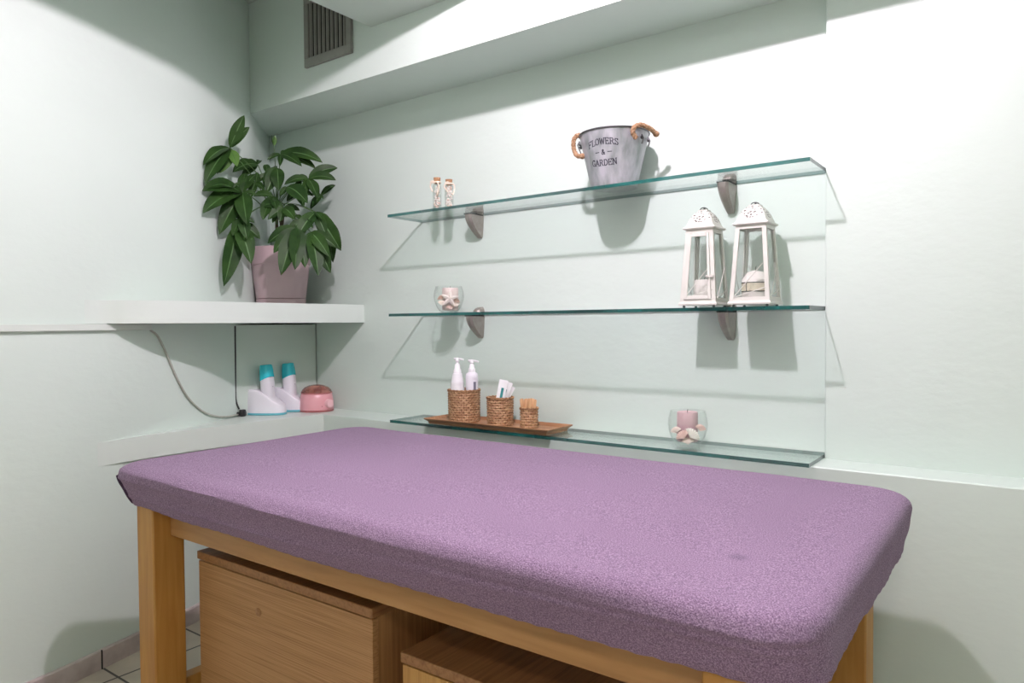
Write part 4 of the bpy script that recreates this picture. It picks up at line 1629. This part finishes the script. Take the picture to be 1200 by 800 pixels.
# plugs and cables
pl = at(277, 483, 0, h1p.x - .045)
hb1 = Vector(wh.location)
plug_p = at(283, 487.5, 2, ZLEDGE + .0005)
pg = thing('power_plug', 'black power plug lying beside the nearer wax heater', 'plug', plug_p, math.radians(38))
bm = B()
loft(bm, [[(x, y * s, .011 + z * s) for y, z in ((-.009, -.009), (.009, -.009), (.009, .009), (-.009, .009))] for x, s in ((-.020, .45), (-.016, .75), (.0, 1.0), (.018, 1.0))], True, (True, True))
obj('plug_body', bm, BLACKP, pg, 30, bevel=.002)
bm = B()
tube(bm, smooth_path([(-.019, 0, .011), (-.032, .002, .008), (-.048, .004, .005), (-.066, .004, .0045), (-.082, .001, .0045)], 6), .0034, 7)
obj('plug_cable', bm, BLACKP, pg)
adp = at(286, 477, 0, XP + .012)
ad = thing('power_adapter', 'black power adapter at the foot of the corner panel', 'adapter', (XP + .018, adp.y - .014, ZLEDGE + .0005))
bm = B(); box(bm, -.010, .010, -.008, .014, 0, .028)
obj('adapter_body', bm, BLACKP, ad, 40, bevel=.004)
bm = B()
edge_y = at(276, 430, 0, XP + .004).y
tube(bm, smooth_path([(-.010, -.006, .03), (-.016, edge_y - ad.location.y, .07), (-.015, edge_y - ad.location.y - .001, .16), (-.014, edge_y - ad.location.y, .26), (-.014, edge_y - ad.location.y + .001, .372)], 6), .0036, 7)
obj('adapter_cable', bm, BLACKP, ad)
# pale cable from the duct end down to the plug
bm = B()
W1 = lambda px, py, y: Vector((wall_x(y) + .006, y, at(px, py, 1, y).z))
cpts = []
for px, py in ((176, 386.5), (185, 394), (195, 414), (206, 440), (219, 464), (235, 480), (250, 487), (266, 488), (281, 485)):
    # meet the wall along this line of sight, or the ledge in front of it
    lo_, hi_ = .8, 1.95
    for _ in range(40):
        md = (lo_ + hi_) / 2
        if at(px, py, 1, md).x > wall_x(md) + .005:
            lo_ = md
        else:
            hi_ = md
    q = at(px, py, 1, lo_)
    if q.z < ZLEDGE + .005:
        q = at(px, py, 2, ZLEDGE + .005)
    cpts.append(q)
tube(bm, smooth_path(cpts, 6), .0036, 8)
tag(obj('power_cable', bm, CABLEW), 'pale cable hanging from the duct end to the black plug', 'cable')

# ------------------------------------------------------------------ potted plant
PX, PY = -2.655, 1.915
plant = thing('potted_plant', 'money tree with glossy palmate leaves in a dusty pink pot', 'plant', (PX, PY, ZSH + .0005))
p0 = Vector(plant.location)
bm = B()
H = .247
lathe(bm, [(.094, .024), (.1035, .030), (.112, .10), (.1205, .172), (.1235, .174), (.1275, .236), (.1285, .244), (.126, H), (.120, H), (.117, .18), (.114, .17), (.001, .165)], 56, caps=(True, True))
obj('pot', bm, POTM, plant, 40)
bm = B(); lathe(bm, [(.098, 0), (.1015, .002), (.104, .022), (.104, .026), (.100, .027), (.001, .026)], 56)
obj('saucer', bm, POTM, plant, 40)
bm = B(); lathe(bm, [(.115, .200), (.10, .205), (.05, .208), (.001, .208)], 40, caps=(False, True))
obj('soil', bm, SOIL, plant)
CROWN = Vector((.0, -.01, .40))
bm = B()
random.seed(5)
for k in range(3):
    a0_ = k * 2.1
    pts = [Vector((.014 * math.cos(a0_ + z * 14), .014 * math.sin(a0_ + z * 14), .20 + z)) for z in [i * .02 for i in range(11)]]
    tube(bm, pts, [.009 - .0003 * i for i in range(11)], 8)
obj('stem', bm, BARK, plant)


def leaflet(bm, base, tip, nrm, W, arch, mi):
    """pointed elliptic blade with a midrib, arching from the hub to its tip"""
    ax = tip - base
    L = ax.length
    ctrl = (base + tip) / 2 + Vector((0, 0, 1)) * arch * L * (1 - .75 * abs(ax.z) / L) + nrm * L * .10
    N = 12
    rows = []
    tw = random.uniform(-.25, .25)
    for j in range(N):
        t = j / (N - 1)
        pos = base * (1 - t) ** 2 + ctrl * 2 * t * (1 - t) + tip * t * t
        cur = ((ctrl - base) * (1 - t) + (tip - ctrl) * t).normalized()
        n0 = (nrm + cur.cross(nrm) * tw * t).normalized()
        s_ = cur.cross(n0).normalized()
        nn = s_.cross(cur).normalized()
        w = W * .5 * max(0, math.sin(PI * t ** .9)) ** .8 + .0005
        fold = .24 + .05 * math.sin(j * 1.5)
        rows.append([pos + s_ * (k * w) + nn * (abs(k) * w * fold - (.0 if abs(k) > .1 else .0008)) for k in (-1, -.55, -.07, .07, .55, 1)])
    vr = [[bm.verts.new(p) for p in r] for r in rows]
    for a, b in zip(vr, vr[1:]):
        for i in range(5):
            f = bm.faces.new((a[i], a[i + 1], b[i + 1], b[i]))
            f.material_index = 1 if i == 2 else mi


def room_depth(px, py, margin):
    """how far along this line of sight a leaf may stand before it meets a wall"""
    v = FW + RT * ((px - 600) / FPX) - UP * ((py - 400) / FPX)
    d = 1.8
    while d < 4:
        p = CAM + v * d
        if p.x < wall_x(p.y) + margin or p.y > YB - margin:
            return d
        d += .01
    return d


def palm_leaf(cpx, cpy, depth, tips, origin=None, mi=0, wf=.40, droop=.5):
    """one palmate leaf: its petiole rises from the crown to the hub, its leaflets point where the photo shows them"""
    v = FW + RT * ((cpx - 600) / FPX) - UP * ((cpy - 400) / FPX)
    depth = min(depth, room_depth(cpx, cpy, .05))
    hub = CAM + v * depth - p0
    bm = B()
    o = origin if origin is not None else CROWN + Vector((random.uniform(-.01, .01), random.uniform(-.01, .01), random.uniform(-.06, .06)))
    mid = (o + hub) / 2 + Vector((0, 0, .025))
    tube(bm, smooth_path([o, mid, hub], 6), .0019, 6, mi=2)
    for (tx, ty_, dd) in tips:
        v2 = FW + RT * ((tx - 600) / FPX) - UP * ((ty_ - 400) / FPX)
        tip = CAM + v2 * min(depth + dd, room_depth(tx, ty_, .022)) - p0
        view = -v2.normalized()
        nrm = (Vector((0, 0, 1)) * .45 + view * .75 + Vector((random.uniform(-.3, .3), random.uniform(-.3, .3), 0))).normalized()
        d_ = (tip - hub).normalized()
        nrm = (nrm - d_ * nrm.dot(d_)).normalized()
        leaflet(bm, hub, tip, nrm, min((tip - hub).length * wf, .074) * random.uniform(.92, 1.08), droop * .4, mi)
    return obj('leaf', bm, [LEAF, MIDRIB, PETIOLE, LEAFL], plant, 60)


def cz(x, y):        # coordinates measured on the enlarged crop of the plant
    return 220 + x / 3.2, 120 + y / 3.2


def PL(c, depth, tips, **kw):
    cx_, cy_ = cz(*c)
    palm_leaf(cx_, cy_, depth, [(*cz(a, b), d) for a, b, d in tips], **kw)


D0 = (p0 + Vector((0, 0, .4)) - CAM).dot(FW)
PL((158, 170), D0 - .20, [(212, 48, -.02), (232, 92, .0), (58, 236, -.03), (64, 306, -.06), (110, 268, -.05), (212, 132, .0)], mi=0, wf=.31)
PL((160, 178), D0 - .17, [(120, 265, .02), (185, 240, -.03)], mi=3, wf=.5)
PL((205, 338), D0 - .26, [(54, 332, .02), (56, 416, -.02), (118, 495, -.06), (222, 458, -.08), (262, 350, .02), (215, 265, .05), (255, 268, .06)])
PL((188, 452), D0 - .28, [(135, 690, -.04), (238, 605, -.05), (272, 512, .03), (150, 450, .03), (196, 530, .04)], wf=.50)
PL((348, 194), D0 - .06, [(298, 216, -.03), (370, 182, .04), (506, 226, .0), (428, 240, -.05), (345, 240, -.05), (482, 250, .03)], wf=.30)
PL((336, 246), D0 - .14, [(342, 332, -.04), (296, 338, -.03), (282, 300, .0), (300, 268, .04)], wf=.46)
PL((262, 232), D0 - .10, [(168, 262, .0), (210, 222, .04), (272, 218, .05), (246, 248, -.02), (200, 280, -.02)], wf=.34)
PL((452, 286), D0 - .12, [(562, 246, .03), (556, 292, .0), (488, 362, -.05), (430, 352, -.05), (362, 308, -.03), (400, 290, .02)], wf=.36)
PL((500, 348), D0 - .04, [(554, 310, .0), (508, 362, -.02), (460, 400, -.04), (462, 345, .0)], wf=.34)
PL((318, 352), D0 - .20, [(282, 442, -.04), (332, 402, -.04), (246, 352, .0), (300, 395, -.02)], wf=.44)
PL((372, 316), D0 - .22, [(450, 378, -.05), (345, 352, .0), (410, 362, -.02)], wf=.46)
PL((360, 396), D0 - .22, [(300, 440, -.03), (404, 440, -.05), (270, 388, .0), (345, 448, -.03), (420, 405, .02)], wf=.44)
PL((408, 470), D0 - .28, [(300, 528, .0), (350, 648, -.06), (322, 565, -.02), (402, 628, -.06), (440, 620, -.03)], wf=.38)
PL((478, 412), D0 - .22, [(410, 505, -.06), (448, 470, -.03), (520, 500, -.02), (575, 556, .0), (546, 468, .02), (505, 440, -.03)], wf=.38)
PL((462, 486), D0 - .26, [(490, 652, -.05), (530, 578, -.04), (448, 560, -.04), (535, 640, .0), (560, 545, .02)], wf=.36)
PL((515, 432), D0 - .16, [(575, 552, .0), (550, 520, -.02), (545, 600, .0)], wf=.30)
PL((255, 300), D0 - .16, [(190, 318, .0), (232, 362, -.03), (290, 330, -.02), (262, 262, .03)], wf=.42)
PL((300, 268), D0 - .10, [(250, 305, -.02), (298, 330, -.04), (332, 300, .0), (292, 232, .04)], wf=.42)
PL((412, 330), D0 - .14, [(372, 372, -.03), (436, 392, -.04), (470, 352, .0), (420, 292, .04)], wf=.42)
PL((205, 432), D0 - .30, [(168, 500, -.02), (222, 512, -.03), (250, 452, .02), (170, 430, .02)], wf=.46)
PL((338, 420), D0 - .20, [(290, 418, .0), (318, 452, -.03), (372, 430, -.02), (392, 412, .02)], wf=.42)
PL((172, 320), D0 - .30, [(62, 325, -.01), (88, 372, -.02), (150, 380, -.03), (196, 300, .02)], wf=.36)
PL((430, 440), D0 - .24, [(372, 500, -.03), (420, 520, -.04), (470, 470, -.02), (400, 425, .02)], wf=.42)
# young bud on its own thin stalk
bx, by = cz(323, 150)
v = FW + RT * ((bx - 600) / FPX) - UP * ((by - 400) / FPX)
bud = CAM + v * (D0 - .02) - p0
bm = B()
tube(bm, smooth_path([CROWN, (CROWN + bud) / 2 + Vector((0, 0, .01)), bud], 6), .0016, 6, mi=1)
for k in range(3):
    a = k * 2.1
    leaflet(bm, bud + Vector((0, 0, -.014)), bud + Vector((.007 * math.cos(a), .007 * math.sin(a), .030)), Vector((math.cos(a), math.sin(a), 0)), .018, 0, 0)
obj('leaf_bud', bm, [LEAFL, MIDRIB], plant, 60)

# ------------------------------------------------------------------ world and view
w = bpy.data.worlds.new('world')
scene.world = w
w.use_nodes = True
w.node_tree.nodes['Background'].inputs['Color'].default_value = (.9, .95, 1, 1)
w.node_tree.nodes['Background'].inputs['Strength'].default_value = 0.05
scene.view_settings.view_transform = 'Standard'
scene.view_settings.look = 'None'
scene.view_settings.exposure = 0.0
scene.view_settings.gamma = 1.0
scene.view_settings.use_curve_mapping = False
scene.cycles.max_bounces = 14
scene.cycles.diffuse_bounces = 8
scene.cycles.transparent_max_bounces = 32
